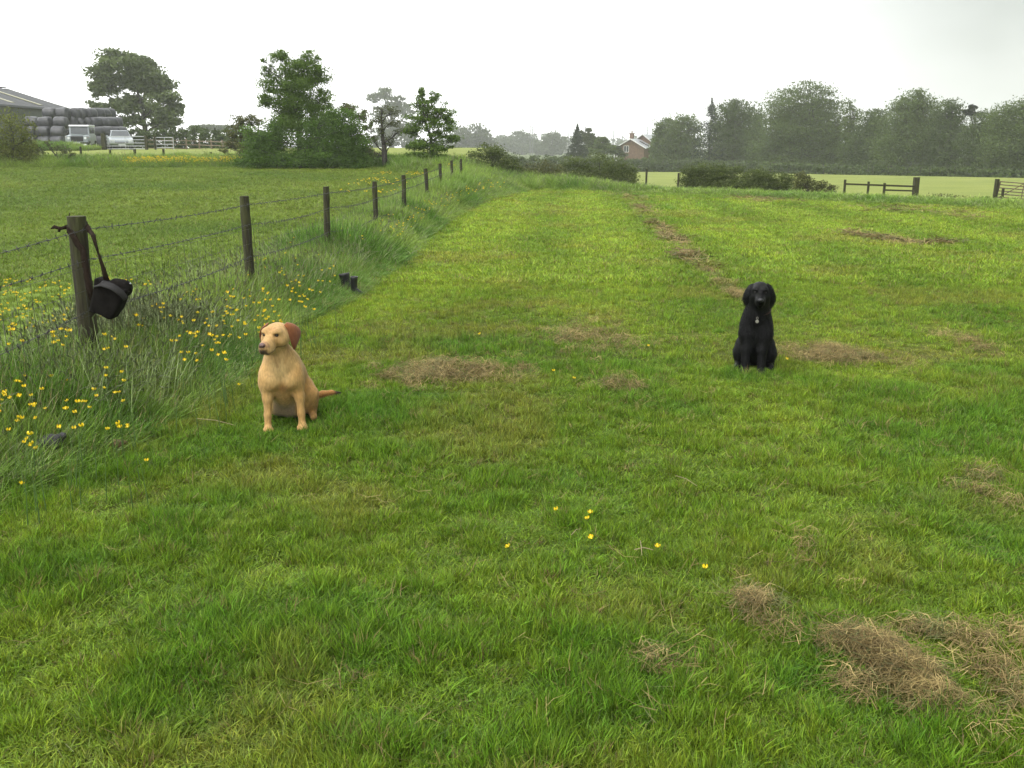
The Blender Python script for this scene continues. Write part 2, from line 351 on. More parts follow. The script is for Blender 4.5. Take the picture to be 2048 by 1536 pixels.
def tuft_obj(m, *a, **k):
    V, Q, T, R = tuft(*a, **k); me = quads("blades", V, Q, [m]); attr(me, "t", T); attr(me, "rnd", R)
    return bpy.data.objects.new("blades", me)

def scatter(name, label_kind, pos, rot, scl, kind, colr, variants):
    me = bpy.data.meshes.new(name); me.vertices.add(len(pos)); me.vertices.foreach_set("co", np.ascontiguousarray(pos, np.float32).ravel())
    attr(me, "rot", rot, 'FLOAT_VECTOR'); attr(me, "scl", scl, 'FLOAT_VECTOR'); attr(me, "kind", kind.astype(np.int32), 'INT'); attr(me, "col", colr, 'FLOAT_VECTOR')
    o = link(name, me); tag(o, kind="stuff")
    if label_kind: o["label"] = label_kind[0]; o["category"] = label_kind[1]
    g = bpy.data.node_groups.new(name, 'GeometryNodeTree')
    g.interface.new_socket("Geometry", in_out='INPUT', socket_type='NodeSocketGeometry'); g.interface.new_socket("Geometry", in_out='OUTPUT', socket_type='NodeSocketGeometry')
    n = g.nodes.new; l = g.links.new; gi = n("NodeGroupInput"); go = n("NodeGroupOutput"); j = n("GeometryNodeJoinGeometry")
    def na(nm, ty):
        x = n("GeometryNodeInputNamedAttribute"); x.data_type = ty; x.inputs["Name"].default_value = nm; return x.outputs["Attribute"]
    R_, S_, K_ = na("rot", 'FLOAT_VECTOR'), na("scl", 'FLOAT_VECTOR'), na("kind", 'INT')
    for i, v in enumerate(variants):
        oi = n("GeometryNodeObjectInfo"); oi.inputs["Object"].default_value = v; oi.inputs["As Instance"].default_value = False
        cm = n("FunctionNodeCompare"); cm.data_type = 'INT'; cm.operation = 'EQUAL'; l(K_, cm.inputs[2]); cm.inputs[3].default_value = i
        ip = n("GeometryNodeInstanceOnPoints"); l(gi.outputs[0], ip.inputs["Points"]); l(cm.outputs[0], ip.inputs["Selection"]); l(oi.outputs["Geometry"], ip.inputs["Instance"])
        l(R_, ip.inputs["Rotation"]); l(S_, ip.inputs["Scale"]); l(ip.outputs[0], j.inputs[0])
    l(j.outputs[0], go.inputs[0]); md = o.modifiers.new("scatter", 'NODES'); md.node_group = g
    return o

rng = np.random.default_rng(11)
def wedge(n, y0, y1, margin=1.6, k=.56):
    y = np.sqrt(rng.uniform(y0 * y0, y1 * y1, n)) if y0 > 4 else rng.uniform(y0, y1, n)
    x = rng.uniform(-1, 1, n) * (k * y + margin); return x, y

DOGS = []               # (x, y, radius) where a dog sits and the grass is pressed down
def build_grass():
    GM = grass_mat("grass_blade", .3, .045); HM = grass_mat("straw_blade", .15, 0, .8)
    V = [tuft_obj(GM, 20, .030, .052, .0042, .30, 1), tuft_obj(GM, 20, .034, .060, .0042, .40, 2), tuft_obj(GM, 18, .036, .046, .0046, .75, 3),
         tuft_obj(GM, 22, .034, .078, .0046, .35, 4), tuft_obj(GM, 22, .04, .088, .0044, .55, 5),
         tuft_obj(GM, 26, .11, .06, .010, .6, 6), tuft_obj(GM, 26, .12, .07, .010, .8, 7)]
    X, Y, K, S = [], [], [], []
    for n, y0, y1, kinds, mg in [(72000, 1.6, 4.2, (0, 1, 2), 2.9), (68000, 4.0, 7.5, (0, 1, 2), 3.0), (42000, 7.5, 14, (0, 1, 2), 3.0), (36000, 12, 26, (5, 6), 2), (42000, 24, 42, (5, 6), 2)]:
        x, y = wedge(n, y0, y1, mg); X.append(x); Y.append(y); K.append(rng.choice(kinds, n)); S.append(np.full(n, 1.0 if y1 < 20 else (1.15 if y1 < 30 else 1.5)))
    X, Y, K, S = map(np.concatenate, (X, Y, K, S))
    ok = (X > border(Y) - .15) & (Y < edge(X) + .2) & (X < 26); X, Y, K, S = X[ok], Y[ok], K[ok], S[ok]
    lu = lushmask(X, Y); hm = haymask(X, Y)
    keep = rng.uniform(size=len(X)) > np.clip(hm, 0, 1) * .42
    X, Y, K, S, lu, hm = X[keep], Y[keep], K[keep], S[keep], lu[keep], hm[keep]
    sw = (rng.uniform(size=len(X)) < lu * .4) & (K < 3); K[sw] = rng.choice((3, 4), sw.sum())
    hs = .42 + .34 * fbm(X * 1.7, Y * 1.7, 3, 81) + .75 * sm(.35, .7, fbm(X * 7, Y * 7, 2, 83)) * sm(16, 6, Y) + .25 * sm(6, 16, Y) + .2 * lu - .25 * np.clip(hm, 0, 1); hs *= rng.uniform(.7, 1.25, len(X)) * (.68 + .32 * sm(6, 14, Y))
    for dx, dy, dr in DOGS:
        d = np.hypot(X - dx, Y - dy); hs *= np.where(d < dr, .55, 1)
    c = field_col(X, Y) * rng.uniform(.72, 1.38, (len(X), 1)); c[:, 0] *= rng.uniform(.85, 1.2, len(X))
    dr = rng.uniform(size=len(X)) < np.clip(hm, 0, 1) * .35 + .03; c[dr] = np.array([.24, .19, .07]) * rng.uniform(.7, 1.2, (dr.sum(), 1))
    rot = np.stack([rng.normal(0, .13, len(X)), rng.normal(0, .13, len(X)), rng.uniform(0, 6.28, len(X))], 1)
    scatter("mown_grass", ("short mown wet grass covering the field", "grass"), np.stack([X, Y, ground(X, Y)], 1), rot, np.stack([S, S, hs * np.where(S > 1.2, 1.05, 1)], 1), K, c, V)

    # field beyond the wire fence
    n = 60000; y = np.sqrt(rng.uniform(5 ** 2, 46 ** 2, n)); x = fencex(y) - .7 - rng.uniform(0, 1, n) * np.maximum(.2, (.56 * y + 2 + fencex(y)))
    nn = fbm(x * .3, y * .3, 4, 71); c = lerp3((.115, .195, .02), (.20, .27, .03), np.clip(nn * 1.6 - .3, 0, 1)) * rng.uniform(.8, 1.2, (n, 1))
    k = np.where(y < 12, rng.choice((0, 1), n), rng.choice((5, 6), n)); s = np.where(y < 12, 1.2, np.where(y < 25, 1.2, 1.8))
    rot = np.stack([rng.normal(0, .15, n), rng.normal(0, .15, n), rng.uniform(0, 6.28, n)], 1)
    scatter("paddock_grass", ("short even grass of the paddock behind the wire fence", "grass"), np.stack([x, y, ground(x, y)], 1), rot, np.stack([s, s, np.full(n, .75)], 1), k, c, V)

    # rough grass along the fence, the far bank and the ditch
    TV = [tuft_obj(GM, 26, .07, .30, .0052, .20, 21), tuft_obj(GM, 26, .08, .34, .0046, .28, 22, curve=.6), tuft_obj(GM, 22, .07, .24, .0055, .42, 23, curve=.5),
          tuft_obj(GM, 22, .18, .34, .014, .28, 24), tuft_obj(GM, 22, .2, .40, .012, .4, 25), tuft_obj(GM, 26, .12, .16, .005, .6, 26)]
    X, Y, K, S, H = [], [], [], [], []
    def strip(n, y0, y1, kinds, xs, h0, s=1.0):
        y = rng.uniform(y0, y1, n) if y0 > 9 else y0 + (y1 - y0) * rng.uniform(0, 1, n) ** 1.0; a, b = xs(y); x = a + (b - a) * rng.uniform(0, 1, n)
        X.append(x); Y.append(y); K.append(rng.choice(kinds, n)); S.append(np.full(n, s)); H.append(h0 * np.ones(n))
    fs = lambda y: (fencex(y) - .85, border(y) + .12)
    strip(9000, 1.8, 7, (0, 1, 2, 5), fs, .9); strip(12000, 7, 14, (0, 1, 2), fs, .85); strip(10000, 14, 26, (3, 4), fs, .8); strip(8000, 26, 46, (3, 4), fs, 1.0, 1.3)
    # far bank
    n = 15000; x = rng.uniform(-5, 24, n); y = edge(x) + rng.uniform(-.2, 1, n) * 7.5 * np.where(x < 1, 1, .8); X.append(x); Y.append(y); K.append(rng.choice((3, 4), n)); S.append(np.full(n, 1.5)); H.append((1.35 - .85 * sm(1, 6, x)) * sm(-.6, 1.2, y - edge(x)))
    # ditch strip behind the paddock
    n = 12000; x = rng.uniform(-28, -4, n); y = 45.2 + rng.uniform(0, 1, n) * 4.2; X.append(x); Y.append(y); K.append(rng.choice((3, 4), n)); S.append(np.full(n, 1.5)); H.append(np.full(n, 1.2) * sm(44.9, 46.2, y))
    n = 5000; x = rng.uniform(-44, -32.5, n); y = 76 + rng.uniform(0, 1, n) * 3.0; X.append(x); Y.append(y); K.append(rng.choice((3, 4), n)); S.append(np.full(n, 2.0)); H.append(np.full(n, 1.0) * np.where(x < -24.5, 1.4, .9) * np.where((x > -34) & (x < -24.5) & True, .6, 1))
    X, Y, K, S, H = map(np.concatenate, (X, Y, K, S, H))
    db = border(Y) + .1 - X; nb = sm(-.05, .75, db) * .75 + .25; nb = np.where((X > border(Y) + .3) | (Y > 38), 1, nb)
    nearf = sm(1.0, .15, np.abs(X - fencex(Y)))
    hs = H * nb * (.62 + .7 * fbm(X * 1.3, Y * 1.3, 3, 91)) * rng.uniform(.7, 1.3, len(X)) * np.where(Y < 40, 1 + .42 * nearf, 1)
    for dx, dy, dr in DOGS: hs *= np.where(np.hypot(X - dx, Y - dy) < dr, .3, 1)
    n1 = fbm(X * .8, Y * .8, 3, 93)
    c = lerp3((.10, .21, .022), (.25, .35, .06), np.clip((n1 - .5) * 2.4 + .42 + .2 * sm(8, 25, Y), 0, 1)) * rng.uniform(.75, 1.25, (len(X), 1))
    dull = rng.uniform(size=len(X)) < .12; c[dull] = np.array([.27, .31, .14]) * rng.uniform(.7, 1.2, (dull.sum(), 1))
    rot = np.stack([rng.normal(0, .14, len(X)), rng.normal(0, .14, len(X)), rng.uniform(0, 6.28, len(X))], 1)
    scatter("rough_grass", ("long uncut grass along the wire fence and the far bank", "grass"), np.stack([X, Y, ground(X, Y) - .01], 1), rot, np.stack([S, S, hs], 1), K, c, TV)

    # flowering stems of the rough grass: pale bent heads, and red sorrel
    SM_ = grass_mat('stem_blade', .3, 0); SV = [tuft_obj(SM_, 5, .08, .52, .0034, .18, 31, curve=.6, head=.06, tipw=.7), tuft_obj(SM_, 5, .1, .6, .0032, .28, 32, curve=.9, head=.07, tipw=.7), tuft_obj(SM_, 4, .06, .5, .0022, .3, 33, head=.045, tipw=.8)]
    X, Y, K, H, C = [], [], [], [], []
    def add(n, x, y, k, h, c): X.append(x); Y.append(y); K.append(np.full(n, k) if np.isscalar(k) else k); H.append(np.full(n, h) if np.isscalar(h) else h); C.append(np.tile(c, (n, 1)))
    for n, y0, y1 in ((420, 3.0, 8), (700, 7.5, 16), (1200, 16, 42)):
        y = rng.uniform(y0, y1, n); b0 = fencex(y) - .8; b1 = border(y) - .25; x = b0 + (b1 - b0) * rng.uniform(0, 1, n) ** 1.3; add(n, x, y, rng.choice((0, 1), n), .85, [.34, .39, .19])
    n = 420; c0 = G(215, 760); x = c0.x + rng.normal(0, .22, n); y = c0.y + .35 + rng.normal(0, .3, n); add(n, x, y, rng.choice((0, 1), n), .95, [.36, .43, .2])
    n = 160; c0 = G(330, 720); x = c0.x + rng.normal(0, .22, n); y = c0.y + .3 + rng.normal(0, .3, n); add(n, x, y, rng.choice((0, 1), n), .85, [.36, .43, .2])
    n = 300; x = PT[1].x + rng.uniform(-.6, .75, n); y = PT[1].y + rng.uniform(-1.0, -.12, n); add(n, x, y, rng.choice((0, 1), n), rng.uniform(.55, .95, n), [.32, .40, .17])
    n = 90; y = rng.uniform(6, 14, n); x = fencex(y) + rng.normal(-.15, .3, n); add(n, x, y, 2, .85, [.22, .11, .06])
    n = 1400; x = rng.uniform(-4, 22, n); y = edge(x) + rng.uniform(.5, 6, n); add(n, x, y, rng.choice((0, 1), n), 1.15 - .6 * sm(1, 6, x), [.26, .27, .15])
    n = 300; x = rng.uniform(-28, -8, n); y = rng.uniform(45.5, 49, n); add(n, x, y, rng.choice((0, 1), n), 1.2, [.24, .2, .1])
    X, Y, K, H, C = map(np.concatenate, (X, Y, K, H, C)); hs = H * rng.uniform(.75, 1.15, len(X)); sc = np.where(Y > 16, 1.5, 1.0)
    ok = X < border(Y) - .1
    for i, yy in enumerate(Y):
        if yy > 38: ok[i] = True
    rot = np.stack([rng.normal(0, .12, len(X)), rng.normal(0, .12, len(X)), rng.uniform(0, 6.28, len(X))], 1)
    C = C * rng.uniform(.8, 1.2, (len(X), 1)); i = np.where(ok)[0]
    scatter("seeding_grass", ("tall pale seed heads and red sorrel stems above the rough grass", "grass"), np.stack([X, Y, ground(X, Y)], 1)[i], rot[i], np.stack([sc, sc, hs], 1)[i], K[i], C[i], SV)

    # dried clippings
    HV = [tuft_obj(HM, 24, .06, .075, .0022, .5, 41, flat=True), tuft_obj(HM, 20, .08, .12, .0022, .5, 42, flat=True), tuft_obj(HM, 3, .06, .12, .0024, .5, 43, flat=True), tuft_obj(HM, 18, .2, .22, .011, .5, 44, flat=True)]
    X, Y, Z, K, S = [], [], [], [], []
    for cx, cy_, rx, ry, a, k in HAY:
        near = cy_ < 9; n = int(min(3000, max((14 + 40 * (k > 1)) if near else 40, rx * ry * (900 if near else 80 if cy_ < 16 else 60) * k)))
        d = rng.normal(0, .58, (n, 2)); x = cx + d[:, 0] * rx; y = cy_ + d[:, 1] * ry; X.append(x); Y.append(y); rr = np.hypot(d[:, 0], d[:, 1])
        Z.append(rng.uniform(0, 1, n) * .075 * max(0, k - .5) * np.clip(1 - rr, 0, 1) * (1.0 if near else .5) + .018 * rng.uniform(size=n)); K.append(rng.choice((0, 1), n) if cy_ < 14 else np.full(n, 3)); S.append(np.full(n, 1.0 if near else 1.2))
    n = 3600; x, y = wedge(n, 1.8, 10, 2.6); kp = rng.uniform(size=n) < sm(-2.5, 3, x) * .65 + .2; x, y = x[kp], y[kp]; X.append(x); Y.append(y); Z.append(rng.uniform(.01, .04, len(x))); K.append(np.full(len(x), 2)); S.append(np.full(len(x), 1.0))
    X, Y, Z, K, S = map(np.concatenate, (X, Y, Z, K, S)); ok = (X > border(Y)) & (Y < edge(X) + .6) & (fbm(X * 5.3, Y * 4.1, 3, 33) > rng.uniform(.30, .50, len(X))); X, Y, Z, K, S = X[ok], Y[ok], Z[ok], K[ok], S[ok]
    c = lerp3((.36, .28, .115), (.15, .105, .04), rng.uniform(0, 1, len(X)) ** 1.2) * rng.uniform(.7, 1.25, (len(X), 1)); gr = rng.uniform(size=len(X)) < .15; c[gr] = [.13, .15, .05]
    rot = np.stack([rng.normal(0, .22, len(X)), rng.normal(0, .22, len(X)), rng.uniform(0, 6.28, len(X))], 1)
    scatter("dried_grass_clippings", ("tangled tan patches of dried grass clippings on the mown field", "hay"), np.stack([X, Y, ground(X, Y) + Z], 1), rot, np.stack([S, S, np.ones(len(X))], 1), K, c, HV)
    # yellow flowers too far off to count
    me_v = []; 
    FV = [flower_patch_obj()]
    n = 2600; x = rng.uniform(-18, -9.5, n); y = rng.uniform(45.4, 48.5, n); n2 = fbm(x * .7, y * .7, 2, 96); kp = n2 > .5; x, y = x[kp], y[kp]
    n = 700; y2 = rng.uniform(30, 44, n); x2 = fencex(y2) - .6 - rng.uniform(0, 1, n) ** 2 * 3.2; kp = fbm(x2 * .7, y2 * .5, 2, 97) > .47; x = np.append(x, x2[kp]); y = np.append(y, y2[kp])
    n = 500; y2 = rng.uniform(8.5, 12, n); x2 = fencex(y2) - rng.uniform(1.0, 5.5, n); x = np.append(x, x2[fbm(x2, y2, 2, 98) > .5]); y = np.append(y, y2[fbm(x2, y2, 2, 98) > .5])
    n = 240; y2 = rng.uniform(16, 34, n); x2 = rng.uniform(0, 1, n) * (border(y2) - fencex(y2)) + fencex(y2); x = np.append(x, x2); y = np.append(y, y2)
    hh = np.where(x < fencex(y) - .9, np.where(y > 44, .42, .09), .38) * rng.uniform(.6, 1.15, len(x)); s = np.where(y > 28, 1.8, 1.0)
    scatter("distant_buttercups", ("far drifts of tiny yellow buttercups in the ditch and paddock", "flowers"), np.stack([x, y, ground(x, y) + hh], 1), rng.uniform(-.4, .4, (len(x), 3)), np.stack([s, s, s], 1), np.zeros(len(x)), np.tile([.7, .45, .02], (len(x), 1)), FV)

PETAL = mat("buttercup_petal", (.76, .57, .014), .35, var=.12, scale=40)
STEM = mat("flower_stem", (.08, .15, .03), .6, var=.3, scale=20)
def flower_geo(m, c, r, seed=0, tilt=0, mi=0):
    rg = random.Random(seed); R_ = Matrix.Rotation(tilt, 3, 'X') @ Matrix.Rotation(rg.uniform(0, 6), 3, 'Z')
    for k in range(5):
        a = k * 1.2566; vs = []
        for rr, z, w_ in ((.05, 0, .12), (.6, .14, .5), (.95, .55, .55), (.92, 1.05, .3)):
            for s in (-1, 1):
                aa = a + s * math.atan2(w_, max(rr, .1)) * .9; vs.append(Vector(c) + R_ @ Vector((math.cos(aa) * rr * r, math.sin(aa) * rr * r, z * r)))
        m.add(vs, [(0, 1, 3, 2), (2, 3, 5, 4), (4, 5, 7, 6)], mi)
def flower_patch_obj():
    m = MB(); flower_geo(m, (0, 0, 0), .014, 3); o = m.build("blades", PETAL); COL.objects.unlink(o); return o

def build_flowers():
    meshes = []
    for s in range(8):
        rg = random.Random(s); m = MB(); h = 1.0; bx, by = rg.uniform(-.2, .2), rg.uniform(-.2, .2)
        m.tube([(0, 0, -.03), (bx * .3, by * .3, .5), (bx, by, .985)], [.0035, .003, .0025], 5, 1)
        m2 = MB(); m2.v = list(m.v); m2.f = list(m.f); m2.m = list(m.m)
        flower_geo(m2, (0, 0, 0), .0125, s, rg.uniform(-.5, .9)); n0 = len(m.v)
        for i in range(n0, len(m2.v)): m2.v[i] = (m2.v[i][0], m2.v[i][1], m2.v[i][2])
        meshes.append((m.v[:n0], m2, n0, bx, by))
    rg = random.Random(5); pts = []
    cl = [  # picture region (u0,u1,v0,v1), how many, height, label, group
        (0, 70, 720, 890, 26, .36, "yellow buttercup low in the long grass beside the dark grey rag", "buttercups beside the dark grey rag"),
        (60, 250, 745, 860, 34, .38, "yellow buttercup in the drift of long grass below the bag", "buttercups below the bag"),
        (0, 140, 610, 690, 26, .48, "yellow buttercup on a tall stem in the grass under the end wires", "buttercups under the end wires"),
        (140, 270, 590, 700, 16, .44, "yellow buttercup growing round the foot of the bag post", "buttercups round the bag post"),
        (265, 345, 560, 650, 20, .44, "yellow buttercup just beside the hanging bag", "buttercups beside the bag"),
        (340, 470, 575, 720, 54, .42, "yellow buttercup in the drift between the bag and the yellow dog", "buttercups between bag and dog"),
        (440, 560, 580, 680, 46, .40, "yellow buttercup in the dense drift behind the yellow dog", "buttercups behind the yellow dog"),
        (490, 630, 505, 600, 44, .40, "yellow buttercup in the drift beside the second fence post", "buttercups by the second post"),
        (560, 680, 490, 590, 18, .38, "yellow buttercup in the grass next to the black boots", "buttercups by the black boots"),
        (670, 725, 452, 475, 14, .42, "yellow buttercup at the foot of the third fence post", "buttercups by the third post")]
    def one(u, v, h, label, grp, s=1.0):
        # stands so that its head is where the photograph shows it
        p = G(u, v)
        for _ in range(4):
            d = ray(u, v); t = (EYE - gz(p.x, p.y) - h) / -d[2]; p = Vector((d[0] * t, d[1] * t, 0)); p.z = gz(p.x, p.y)
        _, m2, n0, bx, by = meshes[rg.randrange(8)]
        vs = []
        for i, q in enumerate(m2.v):
            if i < n0: vs.append((q[0] * (h if abs(q[2]) > .3 else 1), q[1] * (h if abs(q[2]) > .3 else 1), q[2] * h))
            else: vs.append((q[0] * s + bx * h, q[1] * s + by * h, q[2] * s + .985 * h))
        me = bpy.data.meshes.new("buttercup"); me.from_pydata(vs, [], m2.f); me.materials.append(PETAL); me.materials.append(STEM); me.polygons.foreach_set("material_index", m2.m)
        o = link("buttercup", me); o.location = p; o.rotation_euler = (0, 0, rg.uniform(0, 6.28)); tag(o, label, "flower", grp)
        o.location = (p.x - (math.cos(o.rotation_euler[2]) * bx - math.sin(o.rotation_euler[2]) * by) * h, p.y - (math.sin(o.rotation_euler[2]) * bx + math.cos(o.rotation_euler[2]) * by) * h, p.z)
    for u0, u1, v0, v1, n, h, la, gr in cl:
        cs = [(rg.uniform(u0, u1), rg.uniform(v0, v1)) for _ in range(max(3, n // 6))]
        for i in range(n):
            c = rg.choice(cs); u = c[0] + rg.gauss(0, 14); v = c[1] + rg.gauss(0, 11)
            if rg.random() < .6: u, v = rg.uniform(u0, u1), rg.uniform(v0, v1)
            one(u, v, h * rg.uniform(.8, 1.2), la, gr, rg.uniform(.75, 1.2))
    lone = [(1113, 1020, "open buttercup in the mown grass left of the close pair"), (1180, 1026, "upper buttercup of the close pair in the mown grass"), (1175, 1038, "lower buttercup of the close pair in the mown grass"),
            (1183, 1075, "round buttercup directly below the close pair on the lawn"), (1017, 1094, "small buttercup alone in mown grass, furthest down toward the yellow dog's side"), (1315, 1094, "flat buttercup above the crossed straws"),
            (1410, 1136, "buttercup on the mown grass between crossed straws and hay heap"), (293, 922, "lone buttercup at the edge of the mown grass beside the soil clod"), (42, 968, "lone buttercup in short grass below the dark grey rag"),
            (478, 770, "lone buttercup at the yellow dog's chest height in short grass"), (1297, 692, "buttercup in the mown grass between the two bare hay patches"), (960, 668, "buttercup in the dark lush band behind the near hay"),
            (1573, 718, "buttercup beside the black dog's haunch"), (1148, 757, "buttercup between the near hay heap and the small hay patch"), (1107, 742, "tiny buttercup just past the end of the near hay heap")]
    for u, v, la in lone: one(u, v, .07, la.replace("left of", "beside"), "single buttercups on the mown grass", 1.0)

# ------------------------------------------------------------------ implicit bodies for the dogs
def rot3(rx=0, ry=0, rz=0):
    return np.array(Matrix.Rotation(rz, 3, 'Z') @ Matrix.Rotation(ry, 3, 'Y') @ Matrix.Rotation(rx, 3, 'X'))
def s_ell(p, c, r, R=None):
    q = p - np.asarray(c, np.float32)
    if R is not None: q = q @ R.astype(np.float32)
    r = np.asarray(r, np.float32); k0 = np.sqrt(((q / r) ** 2).sum(-1)); k1 = np.sqrt(((q / (r * r)) ** 2).sum(-1)) + 1e-6
    return k0 * (k0 - 1) / k1
def s_cone(p, a, b, ra, rb):
    a = np.asarray(a, np.float32); b = np.asarray(b, np.float32); ab = b - a; t = np.clip(((p - a) @ ab) / (ab @ ab), 0, 1)
    return np.sqrt(((p - a - t[..., None] * ab) ** 2).sum(-1)) - (ra + (rb - ra) * t)
def smin(a, b, k):
    h = np.clip(.5 + .5 * (b - a) / k, 0, 1); return b * (1 - h) + a * h - k * h * (1 - h)
def smax(a, b, k): return -smin(-a, -b, k)
def surface_nets(f, lo, hi, h):
    n = [int((hi[i] - lo[i]) / h) + 1 for i in range(3)]
    ax = [lo[i] + h * np.arange(n[i]) for i in range(3)]
    g = np.stack(np.meshgrid(*ax, indexing='ij'), -1).astype(np.float32); d = f(g)
    ins = d < 0; acc = np.zeros([m - 1 for m in n] + [3], np.float32); cnt = np.zeros([m - 1 for m in n], np.float32)
    C = [(i, j, k) for i in (0, 1) for j in (0, 1) for k in (0, 1)]
    def sl(c): return tuple(slice(c[i], n[i] - 1 + c[i]) for i in range(3))
    for a in C:
        for ax_ in range(3):
            if a[ax_] == 0:
                b = list(a); b[ax_] = 1; b = tuple(b); da, db = d[sl(a)], d[sl(b)]; cr = (da < 0) != (db < 0)
                t = np.where(cr, da / np.where(cr, da - db, 1), 0); pos = np.array(a, np.float32) + np.zeros(acc.shape, np.float32); pos[..., ax_] += t
                acc += pos * cr[..., None]; cnt += cr
    m = cnt > 0; idx = -np.ones(cnt.shape, np.int64); idx[m] = np.arange(m.sum())
    cell = np.stack(np.nonzero(m), -1); v = (cell + acc[m] / cnt[m][:, None]) * h + np.array(lo)
    Q = []
    for ax_ in range(3):
        s0 = [slice(0, None)] * 3; s1 = [slice(0, None)] * 3; s0[ax_] = slice(0, -1); s1[ax_] = slice(1, None)
        A = ins[tuple(s0)]; B = ins[tuple(s1)]; u, w_ = [(1, 2), (2, 0), (0, 1)][ax_]
        for flip, X in ((False, A & ~B), (True, B & ~A)):
            e = np.stack(np.nonzero(X), -1); ok = (e[:, u] > 0) & (e[:, w_] > 0) & (e[:, u] < n[u] - 1) & (e[:, w_] < n[w_] - 1); e = e[ok]
            if not len(e): continue
            du = np.zeros(3, int); du[u] = 1; dw = np.zeros(3, int); dw[w_] = 1
            q = [e - du - dw, e - dw, e, e - du]; q = np.stack([idx[tuple(c.T)] for c in q], 1); Q.append(q[:, ::-1] if flip else q)
    Q = np.concatenate(Q); return v, Q[(Q >= 0).all(1)]
def smooth_v(v, q, it=2, lam=.5):
    e = np.concatenate([q[:, [0, 1]], q[:, [1, 2]], q[:, [2, 3]], q[:, [3, 0]]]); n = len(v)
    for _ in range(it):
        s = np.zeros_like(v); c = np.zeros(n)
        for a, b in ((0, 1), (1, 0)): np.add.at(s, e[:, a], v[e[:, b]]); np.add.at(c, e[:, a], 1)
        v = v + lam * (s / np.maximum(c, 1)[:, None] - v)
    return v
def vnormals(v, q):
    fn = np.cross(v[q[:, 2]] - v[q[:, 0]], v[q[:, 3]] - v[q[:, 1]]); n = np.zeros_like(v)
    for k in range(4): np.add.at(n, q[:, k], fn)
    return n / (np.linalg.norm(n, axis=1, keepdims=True) + 1e-12)
def coat_mat(name, rough=.6, sheen=.3, bump=.4, spec=.3):
    m, t = nodes_of(name); b = t.nodes["Principled BSDF"]; at = t.nodes.new("ShaderNodeAttribute"); at.attribute_name = 'coat'
    tc = t.nodes.new("ShaderNodeTexCoord"); n1 = t.nodes.new("ShaderNodeTexNoise"); n1.inputs["Scale"].default_value = 90; n1.inputs["Detail"].default_value = 5
    mp = t.nodes.new("ShaderNodeMapping"); mp.inputs["Scale"].default_value = (1, 1, .35); t.links.new(tc.outputs["Object"], mp.inputs[0]); t.links.new(mp.outputs[0], n1.inputs["Vector"])
    mr = t.nodes.new("ShaderNodeMapRange"); mr.inputs[1].default_value = .3; mr.inputs[2].default_value = .7; mr.inputs[3].default_value = .8; mr.inputs[4].default_value = 1.2; t.links.new(n1.outputs["Fac"], mr.inputs[0])
    vm = t.nodes.new("ShaderNodeVectorMath"); vm.operation = 'SCALE'; t.links.new(at.outputs["Color"], vm.inputs[0]); t.links.new(mr.outputs[0], vm.inputs["Scale"]); t.links.new(vm.outputs[0], b.inputs["Base Color"])
    b.inputs["Roughness"].default_value = rough; b.inputs["Specular IOR Level"].default_value = spec
    b.inputs["Sheen Weight"].default_value = sheen; b.inputs["Sheen Roughness"].default_value = .5
    bp = t.nodes.new("ShaderNodeBump"); bp.inputs["Strength"].default_value = bump; bp.inputs["Distance"].default_value = .004; t.links.new(n1.outputs["Fac"], bp.inputs["Height"]); t.links.new(bp.outputs[0], b.inputs["Normal"])
    return m
def hairs(v, q, cols, n, length, width, seed, lenf=None, droop=.85, lift=.22):
    rg = np.random.default_rng(seed); nn = vnormals(v, q); fa = np.linalg.norm(np.cross(v[q[:, 2]] - v[q[:, 0]], v[q[:, 3]] - v[q[:, 1]]), axis=1)
    f = rg.choice(len(q), n, p=fa / fa.sum()); w4 = rg.dirichlet([1, 1, 1, 1], n); p = (v[q[f]] * w4[..., None]).sum(1); nr = nn[q[f, 0]]; c = cols[q[f, 0]]
    down = np.array([0, 0, -1.0]) + rg.normal(0, .22, (n, 3)); tg = down - nr * (down * nr).sum(1, keepdims=True); tg /= np.linalg.norm(tg, axis=1, keepdims=True) + 1e-6
    l = length * rg.uniform(.6, 1.3, n); 
    if lenf is not None: l = l * lenf(p, nr)
    ok = l > .003; p, nr, c, tg, l = p[ok], nr[ok], c[ok], tg[ok], l[ok]; n = len(p)
    d1 = tg * droop + nr * lift; d2 = tg + np.array([0, 0, -.25]) + nr * lift * .3; s = np.cross(nr, tg); s += rg.normal(0, .3, s.shape); s /= np.linalg.norm(s, axis=1, keepdims=True); s *= width / 2
    a = p - nr * .002; b = a + d1 * l[:, None] * .5; e = b + d2 * l[:, None] * .5
    V = np.stack([a - s, a + s, b + s * .8, b - s * .8, e + s * .15, e - s * .15], 1).reshape(-1, 3); k = np.arange(n)[:, None] * 6
    Q = np.concatenate([k + [[0, 1, 2, 3]], k + [[3, 2, 4, 5]]]); C = np.repeat(c * rg.uniform(.6, 1.35, (n, 1)), 6, 0)
    return V, Q, C
def coat_mesh(name, v, q, c, m, parent, smooth=True):
    me = quads(name, v, q, [m], smooth); attr(me, "coat", np.concatenate([c, np.ones((len(c), 1))], 1), 'FLOAT_COLOR'); return link(name, me, parent)
